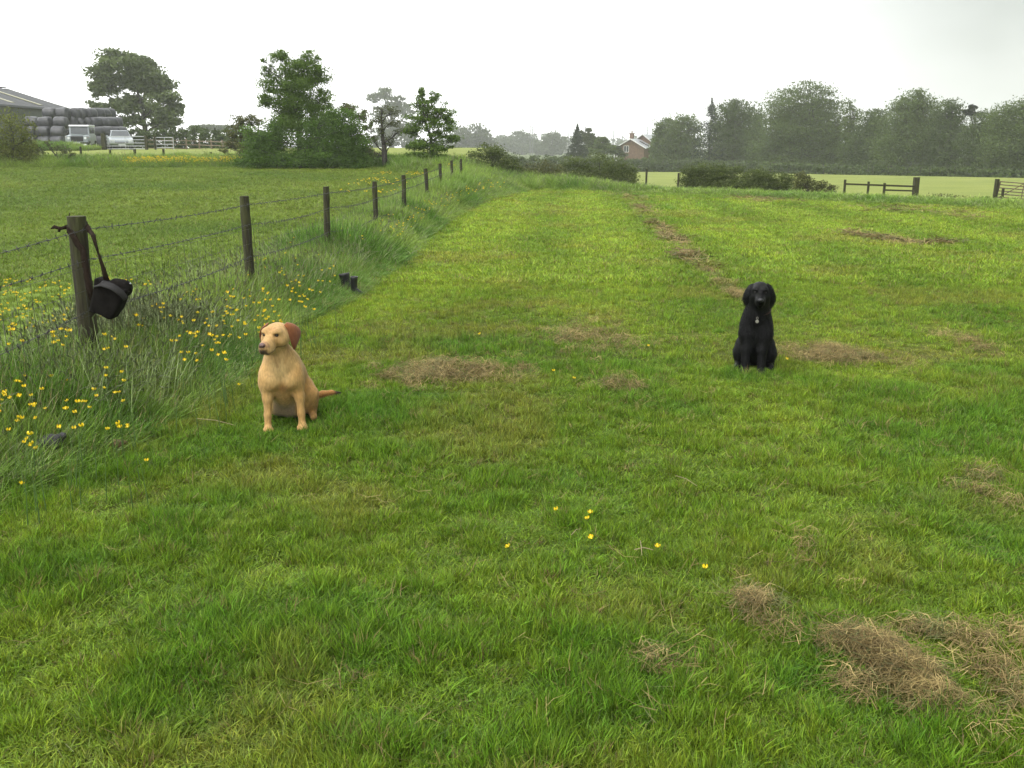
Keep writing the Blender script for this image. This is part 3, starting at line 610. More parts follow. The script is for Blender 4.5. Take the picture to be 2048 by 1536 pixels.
def ear_mesh(rows, thick=.004, k=6):
    # rows: list of (front point, back point) from the root to the tip, head coordinates
    m = MB(); n = len(rows); top = []; 
    R_ = [[np.array(a) * (1 - t) + np.array(b) * t for t in np.linspace(0, 1, k)] for a, b in rows]
    v = []; 
    for i in range(n):
        for j in range(k):
            a = R_[min(i + 1, n - 1)][j] - R_[max(i - 1, 0)][j]; b = R_[i][min(j + 1, k - 1)] - R_[i][max(j - 1, 0)]; nr = np.cross(a, b); nr /= np.linalg.norm(nr) + 1e-9
            ed = thick * (1 if 0 < j < k - 1 and i < n - 1 else .3); v.append((R_[i][j] + nr * (ed + .006 * math.sin(math.pi * j / (k - 1))), R_[i][j] - nr * ed))
    V = np.array([x[0] for x in v] + [x[1] for x in v]); o = n * k; Q = []
    for i in range(n - 1):
        for j in range(k - 1):
            a = i * k + j; Q += [(a, a + 1, a + k + 1, a + k), (o + a, o + a + k, o + a + k + 1, o + a + 1)]
    for i in range(n - 1):
        for j in (0, k - 1): a = i * k + j; Q.append((a, a + k, o + a + k, o + a) if j == 0 else (a, o + a, o + a + k, a + k))
    for j in range(k - 1): a = j; Q.append((a, o + a, o + a + 1, a + 1)); a = (n - 1) * k + j; Q.append((a, a + 1, o + a + 1, o + a))
    return V, np.array(Q)
def subdiv(o, lv=1):
    m = o.modifiers.new("s", 'SUBSURF'); m.levels = lv; m.render_levels = lv
def ball(name, c, r, m, parent, n=12):
    b = MB(); vs = []; fs = []
    r = r if hasattr(r, '__len__') else (r, r, r)
    for i in range(n + 1):
        th = math.pi * i / n
        for j in range(n * 2): ph = math.pi * j / n; vs.append((c[0] + r[0] * math.sin(th) * math.cos(ph), c[1] + r[1] * math.sin(th) * math.sin(ph), c[2] + r[2] * math.cos(th)))
    k = 2 * n
    for i in range(n):
        for j in range(k): fs.append((i * k + j, i * k + (j + 1) % k, (i + 1) * k + (j + 1) % k, (i + 1) * k + j))
    b.add(vs, fs); return b.build(name, m, parent, True)

class Head:             # maps head coordinates (f forward, r the dog's left = screen right when facing us, u up) to dog coordinates
    def __init__(s, c, yaw, pitch, roll=0, k=1.0):
        # forward is -Y (towards the camera) turned by yaw about Z (positive to screen left)
        M = Matrix.Rotation(-yaw, 3, 'Z') @ Matrix.Rotation(pitch, 3, 'X') @ Matrix.Rotation(roll, 3, 'Y')
        s.M = np.array(M); s.c = np.array(c); s.k = k
    def p(s, f, r, u): return s.c + s.M @ (np.array([r, -f, u]) * s.k)
    def inv(s, X): return (np.asarray(X) - s.c) @ s.M / s.k      # -> (r, -f, u)
    def R(s): return s.M

def build_labrador():
    base = G(571, 861); root = thing("yellow_dog", "yellow labrador sitting upright in the grass with its head turned towards the fence", "dog", base, math.atan2(-base.x, base.y))
    H = Head((-.022, .0, .600), math.radians(28), math.radians(10), 0, 1.1); p_ = H.p
    M_ = H.M
    def body(g):
        e = lambda c, r, R=None: s_ell(g, c, r, R); c = lambda a, b, ra, rb: s_cone(g, a, b, ra, rb)
        # trunk
        d = e((-.008, .075, .345), (.103, .105, .135))
        d = smin(d, e((.0, .13, .30), (.105, .12, .15)), .06)
        d = smin(d, c((.01, .14, .33), (.07, .33, .17), .095, .105), .07)
        d = smin(d, e((.045, .26, .14), (.11, .13, .13)), .06)
        d = smin(d, e((.005, .16, .22), (.075, .10, .11)), .05)
        d = smin(d, c((.01, .10, .40), (.05, .25, .30), .075, .09), .06)
        for s in (-1, 1): d = smin(d, e((s * .052 - .008, -.005, .305), (.046, .035, .055)), .016)
        # neck
        d = smin(d, c((-.005, .085, .40), (-.025, .035, .535), .088, .062), .05)
        d = smin(d, c((-.015, .03, .40), (-.045, .0, .50), .06, .045), .04)
        # shoulders and forelegs
        for sx, px_, py_ in ((-1, -.100, -.015), (1, .100, .0)):
            x = sx * .088 - .008
            d = smin(d, e((x, .045, .315), (.046, .060, .085)), .03)
            d = smin(d, c((x, .04, .28), (px_ * .93, .025, .195), .040, .029), .03)
            d = smin(d, c((px_ * .93, .025, .20), (px_ * .98, .012, .095), .028, .0205), .02)
            d = smin(d, c((px_ * .98, .012, .10), (px_, .006, .035), .021, .021), .015)
            d = smin(d, e((px_, py_ - .012, .024), (.027, .040, .021)), .013)
            for k in range(4):
                tx = px_ + (k - 1.5) * .0155; ty = py_ - .048 + abs(k - 1.5) * .006
                d = smin(d, c((tx, ty + .02, .022), (tx, ty, .014), .0105, .0105), .006)
        # haunches
        d = smin(d, e((.142, .26, .145), (.062, .105, .112), rot3(.25, 0, .12)), .035)
        d = smin(d, c((.168, .20, .165), (.170, .27, .06), .045, .03), .03)
        d = smin(d, c((.170, .28, .045), (.175, .18, .024), .026, .022), .02)
        d = smin(d, e((-.045, .26, .13), (.062, .10, .10)), .035)
        
        # tail
        T = [(.10, .38, .10), (.18, .40, .098), (.245, .39, .118), (.30, .375, .128), (.36, .36, .125)]; rr = [.034, .023, .019, .014, .005]
        for i in range(4): d = smin(d, c(T[i], T[i + 1], rr[i], rr[i + 1]), .012)
        # head
        he = lambda f, r, u, R3: s_ell(g, p_(f, r, u), (R3[1] * H.k, R3[0] * H.k, R3[2] * H.k), M_)
        hd = he(-.005, 0, -.003, (.078, .065, .051))
        for s in (-1, 1):
            hd = smin(hd, he(.018, s * .042, -.030, (.048, .034, .042)), .025)
            hd = smin(hd, he(.045, s * .030, .020, (.030, .026, .021)), .02)
        mz = s_cone(g, p_(.04, 0, -.018), p_(.142, 0, -.028), .041, .0285)
        for s in (-1, 1): mz = smin(mz, he(.116, s * .017, -.050, (.046, .020, .030)), .015)
        mz = smin(mz, he(.142, 0, -.022, (.022, .025, .019)), .012)
        hd = smin(hd, mz, .022)
        jaw = s_cone(g, p_(.01, 0, -.058), p_(.120, 0, -.071), .034, .017)
        hd = smin(hd, jaw, .010)
        for s in (-1, 1): hd = smax(hd, -he(.070, s * .037, .009, (.014, .012, .007)), .010)
        d = smin(d, hd, .035)
        return d
    v, q = surface_nets(body, (-.24, -.22, -.012), (.40, .52, .70), .0062); v = smooth_v(v, q, 2, .4)
    rg = np.random.default_rng(3); n = len(v)
    z = v[:, 2]; base_c = np.array([.52, .33, .125]); C = np.tile(base_c, (n, 1))
    def mixc(w_, c): C[:] = C * (1 - w_[:, None]) + np.asarray(c)[None, :] * w_[:, None]
    nn = fbm(v[:, 0] * 14 + 5, v[:, 2] * 14, 3, 7); mixc(sm(.45, .75, nn) * .35, (.60, .42, .19)); mixc(sm(.5, .2, nn) * .35, (.40, .22, .065))
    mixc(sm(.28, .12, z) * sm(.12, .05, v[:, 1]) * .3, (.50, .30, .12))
    chest = np.exp(-((v[:, 0] + .02) ** 2 / .004 + (z - .40) ** 2 / .012)) * (v[:, 1] < .1); mixc(chest * .65, (.66, .50, .25))
    sternum_shade = np.exp(-((v[:, 0] + .005) ** 2 / .0006 + (z - .265) ** 2 / .0012)) * (v[:, 1] < .1); mixc(sternum_shade * .8, (.33, .15, .045))  # brown patch painted for the shadow under the breastbone
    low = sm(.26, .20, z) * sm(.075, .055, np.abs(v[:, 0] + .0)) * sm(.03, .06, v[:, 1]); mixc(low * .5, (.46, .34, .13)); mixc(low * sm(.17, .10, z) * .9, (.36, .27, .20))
    for (x0, z0, x1, z1) in ((-.055, .50, -.022, .40), (.045, .50, .020, .42), (-.02, .50, -.012, .43), (-.07, .275, -.01, .262), (.07, .275, .0, .262)):  # brown lines painted as shade in the chest creases
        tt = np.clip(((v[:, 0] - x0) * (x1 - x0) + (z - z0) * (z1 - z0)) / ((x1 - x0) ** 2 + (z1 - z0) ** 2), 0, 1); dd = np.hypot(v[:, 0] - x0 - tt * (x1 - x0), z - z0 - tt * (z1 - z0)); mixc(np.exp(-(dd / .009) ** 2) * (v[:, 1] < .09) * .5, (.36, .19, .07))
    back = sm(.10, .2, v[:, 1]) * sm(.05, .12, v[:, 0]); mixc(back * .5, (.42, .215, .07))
    tl = sm(.18, .26, v[:, 0]) * (v[:, 1] > .3); mixc(tl * .6, (.36, .16, .045)); mixc(sm(.305, .335, v[:, 0]), (.03, .02, .012))
    h = H.inv(v); r_, f_, u_ = h[:, 0], -h[:, 1], h[:, 2]
    inh = (np.hypot(np.hypot(r_, f_ - .04), u_) < .15)
    mixc(inh * .5, (.56, .375, .17))
    mixc(inh * np.exp(-((f_ - .055) ** 2 / .0004 + (r_ - .012) ** 2 / .0006 + (u_ - .045) ** 2 / .0004)) * .55, (.32, .16, .07))
    mixc(inh * np.exp(-((f_ - .07) ** 2 / .0008 + (np.abs(r_) - .035) ** 2 / .0006 + (u_ + .02) ** 2 / .0008)) * .35, (.45, .24, .08))
    mixc(inh * sm(.128, .144, f_) * sm(-.006, .0, -np.abs(u_ + .005) + .022) * .55, (.30, .17, .12))     # bridge of the nose
    mixc(inh * sm(.132, .148, f_) * sm(-.030, -.042, u_) * sm(.030, .018, np.abs(r_)) * .9, (.035, .024, .018))    # dark lips
    lip = inh * np.exp(-((u_ + .062 - .05 * np.clip(.12 - f_, 0, .05)) ** 2) / .00002) * (f_ > .03); mixc(lip * .7, (.06, .03, .018))
    for s in (-1, 1): mixc(inh * np.exp(-(((f_ - .066) ** 2 + (r_ - s * .037) ** 2 * 1.2) / .00022 + (u_ - .009) ** 2 / .00009)) * .85, (.045, .022, .012))
    C[:] = C * np.array([[.88, .84, .80]])
    CM = coat_mat("yellow_coat", .75, .1, .7, .2)
    o = coat_mesh("coat", v, q, C, CM, root)
    V, Q, CC = hairs(v, q, C, 30000, .011, .0014, 5, lambda p, nr: np.where(np.linalg.norm(p - H.c, axis=1) < .17, .0 , 1.0) * np.where(p[:, 2] < .05, .5, 1.0) * (1 + .8 * (p[:, 0] > .2))); coat_mesh("fur", V, Q, CC, CM, root, False)
    DK = mat("dog_eye", (.012, .008, .005), .15, var=.1); NO = mat("dog_nose", (.12, .065, .055), .45, var=.4, scale=60, bump=.3); NB = mat("nostril", (.008, .005, .005), .7)
    for s in (-1, 1): e = ball("eye", p_(.0605, s * .0360, .007), .0100, DK, root)
    nm = MB(); nose = ball("nose", (0, 0, 0), (.0195, .015, .0145), NO, root); nose.data.transform(Matrix(H.M).to_4x4()); nose.location = p_(.160, 0, -.014)
    for s in (-1, 1): ball("nostril", p_(.172, s * .0085, -.0175), (.0042, .0042, .0046), NB, root)
    EM = coat_mat("ear_coat", .75, .2, .35, .2)
    for s in (-1, 1):
        if s > 0: rows = [((.000, .050, .042), (-.040, .048, .046)), ((.000, .068, .026), (-.062, .076, .032)), ((.004, .073, .0), (-.086, .092, .004)), ((.004, .076, -.028), (-.096, .100, -.026)), ((.002, .078, -.056), (-.078, .098, -.052)), ((-.006, .080, -.080), (-.048, .092, -.076)), ((-.014, .080, -.102), (-.022, .083, -.104))]
        else: rows = [((.020, -.052, .040), (-.035, -.050, .044)), ((.026, -.074, .024), (-.045, -.078, .026)), ((.026, -.088, -.008), (-.05, -.094, -.006)), ((.022, -.092, -.038), (-.05, -.100, -.034)), ((.008, -.090, -.068), (-.04, -.096, -.064)), ((-.01, -.086, -.092), (-.02, -.088, -.094))]
        rr = [(p_(*a), p_(*b)) for a, b in rows]; V, Q = ear_mesh(rr, .0035)
        hv = H.inv(V)[:, 2]; t = sm(.04, -.08, hv); c = np.array([[.25, .085, .028]]) * (1 - t[:, None]) + np.array([[.15, .045, .016]]) * t[:, None]
        oe = coat_mesh("ear", V, Q, c, EM, root); subdiv(oe, 2)
    # claws on the front paws
    cm = mat("claw", (.05, .035, .025), .4)
    for px_, py_ in ((-.100, -.015), (.100, .0)):
        for k in range(4): ball("claw", (px_ + (k - 1.5) * .0155, py_ - .060 + abs(k - 1.5) * .006, .010), (.0028, .005, .003), cm, root, 6)

def build_black_dog():
    base = G(1507, 749); root = thing("black_dog", "shaggy black dog sitting facing the camera on the mown grass", "dog", base, math.atan2(-base.x, base.y)); root.scale = (1.04, 1.04, 1.05)
    H = Head((.010, .035, .590), math.radians(-3), math.radians(9), 0, 1.0); p_ = H.p; M_ = H.M
    def body(g):
        e = lambda c, r, R=None: s_ell(g, c, r, R); c = lambda a, b, ra, rb: s_cone(g, a, b, ra, rb)
        d = e((-.004, .10, .34), (.098, .10, .14))
        d = smin(d, e((.0, .14, .26), (.098, .12, .15)), .05)
        d = smin(d, c((.0, .16, .32), (.0, .32, .16), .09, .11), .06)
        d = smin(d, e((.0, .28, .14), (.12, .13, .13)), .06)
        d = smin(d, c((.0, .10, .40), (.010, .06, .55), .088, .074), .05)
        d = smin(d, c((.0, .05, .42), (.01, .03, .50), .07, .06), .04)
        for sx, px_, py_ in ((-1, -.062, -.01), (1, .050, .0)):
            d = smin(d, e((sx * .068, .06, .31), (.045, .058, .085)), .035)
            d = smin(d, c((sx * .068, .05, .28), (px_, .03, .18), .045, .034), .03)
            d = smin(d, c((px_, .03, .18), (px_, .01, .04), .032, .026), .02)
            d = smin(d, e((px_, py_ - .012, .024), (.032, .042, .022)), .015)
            for k in range(4):
                tx = px_ + (k - 1.5) * .016; d = smin(d, c((tx, py_ - .03, .022), (tx, py_ - .05, .014), .0105, .0105), .006)
        for sx in (-1, 1):
            d = smin(d, e((sx * .098 - .0, .24, .125), (.046, .10, .10), rot3(.2, 0, sx * .15)), .03)
            d = smin(d, c((sx * .108, .19, .12), (sx * .103, .25, .05), .042, .03), .03)
            d = smin(d, c((sx * .108, .25, .035), (sx * .115, .09, .028), .028, .028), .02)
            for k in range(3): d = smin(d, c((sx * .115 + (k - 1) * .017, .09, .02), (sx * .117 + (k - 1) * .018, .068, .014), .011, .011), .006)
        d = smin(d, c((0, .38, .08), (-.08, .52, .04), .035, .03), .02)
        he = lambda f, r, u, R3: s_ell(g, p_(f, r, u), (R3[1] * H.k, R3[0] * H.k, R3[2] * H.k), M_)
        hd = he(-.005, 0, .004, (.078, .064, .058))
        for s in (-1, 1):
            hd = smin(hd, he(.018, s * .036, -.030, (.048, .030, .042)), .025); hd = smin(hd, he(.045, s * .028, .024, (.030, .022, .020)), .02)
        mz = s_cone(g, p_(.04, 0, -.018), p_(.142, 0, -.030), .036, .028)
        for s in (-1, 1): mz = smin(mz, he(.112, s * .016, -.045, (.046, .018, .027)), .015)
        hd = smin(hd, mz, .022); hd = smin(hd, s_cone(g, p_(.01, 0, -.058), p_(.118, 0, -.072), .034, .017), .010)
        for s in (-1, 1): hd = smax(hd, -he(.070, s * .034, .009, (.014, .012, .008)), .010)
        return smin(d, hd, .035)
    v, q = surface_nets(body, (-.22, -.22, -.012), (.22, .58, .74), .0068); v = smooth_v(v, q, 2, .4)
    C = np.tile(np.array([.0035, .0035, .0037]), (len(v), 1)); h = H.inv(v)
    top = sm(.02, .05, h[:, 2]) * (np.linalg.norm(v - H.c, axis=1) < .14); C = C * (1 - .5 * top[:, None]) + .5 * top[:, None] * np.array([[.012, .0115, .011]])
    CM = coat_mat("black_coat", .5, .0, .5, .12); coat_mesh("coat", v, q, C, CM, root)
    def lf(p, nr):
        hl = H.inv(p); hh = np.linalg.norm(p - H.c, axis=1) < .12; mz = (-hl[:, 1] > .03) & (-hl[:, 1] < .24) & (np.abs(hl[:, 0]) < .07) & (hl[:, 2] > -.11); return np.where(mz | hh, 0, 1.0) * np.where(p[:, 2] < .06, .5, 1) * np.where((p[:, 1] < .12) & (p[:, 2] > .3), 1.1, 1.0)
    V, Q, CC = hairs(v, q, C * 2.4, 24000, .030, .0026, 9, lf); coat_mesh("fur", V, Q, CC, CM, root, False)  # fur coloured brighter than the coat, painting in wet glints
    DK = mat("black_dog_eye", (.006, .004, .003), .35, var=.1); NO = mat("black_dog_nose", (.012, .012, .013), .3, var=.3, scale=60, bump=.3)
    for s in (-1, 1): ball("eye", p_(.056, s * .034, .007), .0105, DK, root)
    nose = ball("nose", (0, 0, 0), (.020, .013, .014), NO, root); nose.data.transform(Matrix(H.M).to_4x4()); nose.location = p_(.168, 0, -.016)
    for s in (-1, 1): ball("nostril", p_(.180, s * .009, -.019), (.0042, .0042, .0046), mat("black_nostril", (.003, .003, .003), .8), root)
    for s in (-1, 1):
        rows = [((.03, s * .036, .040), (-.03, s * .046, .048)), ((.036, s * .058, .020), (-.035, s * .078, .026)), ((.036, s * .066, -.015), (-.04, s * .100, -.012)), ((.030, s * .070, -.05), (-.04, s * .114, -.048)), ((.022, s * .070, -.085), (-.03, s * .112, -.080)), ((.010, s * .074, -.108), (-.014, s * .092, -.108))]
        rr = [(p_(*a), p_(*b)) for a, b in rows]; V, Q = ear_mesh(rr, .004); c = np.tile([.0035, .0035, .0037], (len(V), 1)); oe = coat_mesh("ear", V, Q, c, CM, root); subdiv(oe, 1)
        V2, Q2, C2 = hairs(V, Q, c, 900, .022, .0024, 13 + s, None, 1.0, .08); coat_mesh("ear_fringe", V2, Q2, C2, CM, oe, False)
    LC = mat("red_leather", (.035, .008, .006), .5); TG = mat("brass_tag", (.38, .36, .31), .35, .6)
    m = MB(); cc = np.array([.006, .075, .455]); pts = []
    for k in range(25):
        a = 2 * math.pi * k / 24; pts.append((cc[0] + .086 * math.sin(a), cc[1] - .092 * math.cos(a), cc[2] - .030 * math.cos(a)))
    m.tube(pts, .0045, 6, cap=False); col = m.build("collar", LC, root, True)
    t = MB(); q0 = (.003, -.045, .388); ring = [(q0[0], q0[1] + .004, q0[2] + .022 + .008 * math.cos(a)) if False else (q0[0] + .006 * math.sin(a), q0[1] + .002, q0[2] + .023 + .008 * math.cos(a)) for a in [i * .5236 for i in range(13)]]; t.tube(ring, .0012, 5, cap=False)
    t.tube([(q0[0], q0[1] - .003, q0[2]), (q0[0], q0[1], q0[2])], .0115, 16); t.build("name_tag", TG, col)

# ------------------------------------------------------------------ wire fence
def build_fence():
    root = thing("wire_fence", "barbed wire and netting fence on round mossy wooden posts dividing the two fields", "fence", (PT[1].x, PT[1].y, 0))
    L_ = lambda p: Vector(p) - root.location
    posts = []
    for i, t in enumerate(PT):
        r = .060 if i == 1 else random.Random(i).uniform(.043, .05); z0 = gz(t.x, t.y) - .15; rg = random.Random(i + 40)
        m = MB(); pts = []; rs = []; lx, ly = rg.uniform(-.015, .03), rg.uniform(-.02, .02)
        for k in range(9):
            f = k / 8; pts.append(L_((t.x + lx * (1 - f) * 2 + rg.uniform(-.004, .004), t.y + ly * (1 - f), z0 + (t.z - z0) * f))); rs.append(r * (1 + rg.uniform(-.05, .05)) * (1 if f < 1 else .97))
        m.tube(pts, rs, 14); m.build("fence_post", WOOD, root, False, .004, 2)
    # wires
    heights = [.085, .285, .62]; names = []
    face = .055
    for wi, hgt in enumerate(heights):
        m = MB(); b = MB()
        for i in range(len(PT) - 1):
            a, c = PT[i], PT[i + 1]; ra = .062 if i == 1 else .05; rc = .062 if i + 1 == 1 else .05
            A = Vector((a.x + ra, a.y, a.z - hgt)); B = Vector((c.x + rc, c.y, c.z - hgt * (1 if wi < 2 else .98))); n = 14; pts = []
            sag = (.03, .035, .05)[wi] * random.Random(i * 7 + wi).uniform(.3, 1.2)
            for k in range(n + 1):
                t = k / n; p = A.lerp(B, t); p.z -= sag * 4 * t * (1 - t); pts.append(L_(p))
            m.tube(pts, .0021, 5, cap=False)
            ln = (B - A).length; nb = int(ln / .11)
            if a.y < 26:
                for k in range(nb):
                    t = (k + .5) / nb; p = A.lerp(B, t); p.z -= sag * 4 * t * (1 - t); rg = random.Random(k + i * 50 + wi * 999); p = L_(p)
                    b.tube([p + Vector((0, -.009, 0)), p + Vector((0, .009, 0))], .0052, 5)
                    for s in range(2):
                        an = rg.uniform(0, 3.14); d = Vector((math.cos(an), rg.uniform(-.5, .5), math.sin(an))) * .019; b.tube([p - d, p + d], .0022, 4)
        m.add(b.v, b.f); m.build("barbed_wire", WIRE, root)
    # netting below the second wire
    m = MB()
    for i in range(0, 7):
        a, c = PT[i], PT[i + 1]; n = max(2, int((c - a).length / .16))
        for k in range(n):
            t = (k + .5) / n; x, y = a.x + (c.x - a.x) * t + .05, a.y + (c.y - a.y) * t; zt = a.z + (c.z - a.z) * t - .33
            m.tube([L_((x, y, zt)), L_((x + .008, y, (zt + gz(x, y)) / 2)), L_((x, y, gz(x, y) + .02))], .0013, 4, cap=False)
        for h in (.33, .48, .65, .82, .97):
            m.tube([L_((a.x + .05, a.y, a.z - h)), L_((c.x + .05, c.y, c.z - h))], .0013, 4, cap=False)
    m.build("wire_netting", WIRE, root)

def ribbon(pts, ws, nrm, th=.003):
    m = MB(); pts = [Vector(p) for p in pts]; nrm = [Vector(n).normalized() for n in nrm]; v = []
    for i, p in enumerate(pts):
        t = (pts[min(i + 1, len(pts) - 1)] - pts[max(i - 1, 0)]).normalized(); s = t.cross(nrm[i]).normalized() * ws[i] / 2; n = nrm[i] * th / 2
        v += [p - s - n, p + s - n, p + s + n, p - s + n]
    f = []
    for i in range(len(pts) - 1):
        for k in range(4): f.append((4 * i + k, 4 * i + (k + 1) % 4, 4 * i + 4 + (k + 1) % 4, 4 * i + 4 + k))
    f += [(3, 2, 1, 0), tuple(4 * (len(pts) - 1) + k for k in range(4))]; m.add(v, f); return m
def sdf_part(name, f, lo, hi, h, m, parent, it=1):
    v, q = surface_nets(f, lo, hi, h); v = smooth_v(v, q, it, .4); return link(name, quads(name, v, q, [m], True), parent)
def build_bag():
    t = PT[1]; Y = 6.36; root = thing("shoulder_bag", "dark brown canvas shoulder bag hanging by its strap from the mossy end post", "bag", (t.x, Y, .5)); o = root.location
    BM = mat("dark_canvas", (.008, .0068, .006), .95, var=.4, scale=30, bump=.5, spec=.12); SM = mat("brown_webbing", (.022, .014, .009), .9, var=.25, scale=60, bump=.4, spec=.15); TM = mat("flap_trim", (.016, .015, .0145), .6, var=.2, scale=30, spec=.3)
    Lp = lambda u, v, dy=0: tuple(P(u, v, Y + dy) - o)
    c = np.array(Lp(218, 598)); hw = .105
    R1 = rot3(0, math.radians(22), 0)
    def fb(g):
        q = (g - c.astype(np.float32)) @ R1.astype(np.float32); taper = 1 - .25 * np.clip(-q[..., 2] / .12, -1, 1)
        b = np.abs(q) - np.array([.074, .042, .092], np.float32) * np.stack([taper, np.ones_like(taper), np.ones_like(taper)], -1)
        d = np.linalg.norm(np.maximum(b, 0), axis=-1) + np.minimum(b.max(-1), 0) - .022
        return d + .004 * np.sin(q[..., 0] * 60 + q[..., 2] * 35)
    sdf_part("body", fb, c - .19, c + .19, .008, BM, root)
    # folded lid, sloping down over the bag
    A = [Lp(190, 570, -.05), Lp(205, 567, -.075), Lp(225, 574, -.085), Lp(243, 586, -.08), Lp(252, 598, -.06)]
    rb = ribbon(A, [.045, .05, .05, .045, .035], [(-.25, -.5, .8)] * 5, .008); rb.build("flap", TM, root, True)
    c2 = np.array(Lp(240, 573, .02))
    def fp(g): return smin(s_ell(g, c2, (.066, .055, .052), rot3(0, math.radians(28), 0)), s_ell(g, c2 + np.array([.05, 0, -.012]), (.030, .045, .046)), .02) + .003 * np.sin(g[..., 0] * 70)
    sdf_part("side_pocket", fp, c2 - .12, c2 + .12, .007, BM, root)
    ball("buckle", Lp(261, 567, -.03), (.006, .004, .006), STEEL, root, 8)
    # strap: round the post and down both sides
    top = Vector((t.x, t.y, t.z - .08)) - o
    a = [top + Vector((.066, -.01, .02)), top + Vector((.09, -.03, -.01)), Vector(Lp(186, 470)), Vector(Lp(196, 505)), Vector(Lp(206, 535)), Vector(Lp(214, 562))]
    n1 = [(0, -1, .1), (.2, -1, 0), (.5, -.8, 0), (.9, -.4, 0), (.6, -.8, 0), (.1, -1, .2)]
    ribbon(a, [.034, .034, .030, .016, .026, .036], n1).build("strap", SM, root, True)
    r = .066; a = [top + Vector((r * math.cos(x), r * math.sin(x), .02 - .018 * math.cos(x * 2))) for x in [i * math.pi / 8 for i in range(0, 9)]] + [top + Vector((-r, -.01, .0)), top + Vector((-.045, -.052, -.005)), top + Vector((-.005, -.070, -.03)), top + Vector((.022, -.068, -.10)), Vector(P(166, 500, t.y - .075) - o), Vector(P(172, 540, t.y - .075) - o), Vector(P(178, 575, t.y - .09) - o), Vector(P(186, 600, t.y - .08) - o)]
    nn = [(math.cos(x), math.sin(x), 0) for x in [i * math.pi / 8 for i in range(0, 9)]] + [(-1, -.2, 0), (-.6, -.8, 0), (0, -1, 0), (.2, -1, 0), (.2, -1, 0), (.2, -1, 0), (.2, -1, 0), (.2, -1, 0)]
    ribbon(a, [.042] * len(a), nn).build("strap", SM, root, True)
    # loose knotted end sticking out beyond the post
    e = [top + Vector((-.06, -.03, .01)), top + Vector((-.10, -.03, .0)), top + Vector((-.135, -.03, .012)), top + Vector((-.16, -.03, .0))]
    m = MB(); m.tube(e, [.014, .010, .013, .004], 7); m.tube([top + Vector((-.105, -.04, -.02)), top + Vector((-.10, -.03, .012))], .009, 6); m.tube([top + Vector((-.055, .0, .03)), top + Vector((-.045, .01, .10))], [.006, .003], 5); m.build("strap_end", SM, root, True)

def build_boots():
    BM = mat("black_rubber", (.012, .012, .013), .38, var=.3, scale=14); RM = mat("boot_rim", (.05, .05, .045), .5, var=.2); 
    def boot(label, loc, rz, tilt, hgt, rx, ry):
        root = thing("rubber_boot", label, "boot", loc, rz, "pair of black boots left in the grass"); root.scale = (.9, .9, .8)
        T = Matrix.Rotation(tilt[0], 3, 'X') @ Matrix.Rotation(tilt[1], 3, 'Y')
        def ring(m, levels, mi=0, n=18, cap=(True, False)):
            b = len(m.v)
            for (z, cx, cy_, a, c) in levels:
                for k in range(n): w_ = 2 * math.pi * k / n; m.v.append(tuple(T @ Vector((cx + a * math.cos(w_), cy_ + c * math.sin(w_), z))))
            for i in range(len(levels) - 1):
                for k in range(n): m.f.append((b + i * n + k, b + i * n + (k + 1) % n, b + (i + 1) * n + (k + 1) % n, b + (i + 1) * n + k)); m.m.append(mi)
            if cap[0]: m.f.append(tuple(b + k for k in reversed(range(n)))); m.m.append(mi)
            if cap[1]: m.f.append(tuple(b + (len(levels) - 1) * n + k for k in range(n))); m.m.append(mi)
        m = MB(); ring(m, [(0.0, .035, 0, rx + .055, ry), (.03, .035, 0, rx + .058, ry), (.06, .025, 0, rx + .045, ry * .95), (.085, .01, 0, rx + .018, ry * .9), (.11, 0, 0, rx, ry * .9), (.17, 0, 0, rx, ry), (hgt - .02, 0, 0, rx * 1.12, ry * 1.15), (hgt, 0, 0, rx * 1.15, ry * 1.18), (hgt - .004, 0, 0, rx * 1.02, ry * 1.05), (hgt - .1, 0, 0, rx * .9, ry * .9)], cap=(True, True)); m.build("shaft", BM, root, True)
        m = MB(); ring(m, [(hgt - .004, 0, 0, rx * 1.17, ry * 1.2), (hgt + .004, 0, 0, rx * 1.18, ry * 1.21), (hgt + .004, 0, 0, rx * 1.06, ry * 1.08), (hgt - .004, 0, 0, rx * 1.04, ry * 1.06)], cap=(False, False)); m.build("rim", RM, root, True)
        m = MB(); ring(m, [(-.004, .036, 0, rx + .06, ry * 1.06), (.012, .036, 0, rx + .061, ry * 1.07)], cap=(True, True)); m.build("sole", BM, root, True)
    g1 = G(708, 592); g2 = G(697, 588)
    boot("upright black rubber boot standing at the edge of the long grass", (g1.x, g1.y, g1.z + .003), math.radians(8), (0, math.radians(2)), .275, .042, .044)
    boot("black rubber boot tipped over against its upright partner in the long grass", (g2.x - .02, g2.y + .07, g2.z + .03), math.radians(190), (math.radians(4), math.radians(9)), .25, .062, .058)

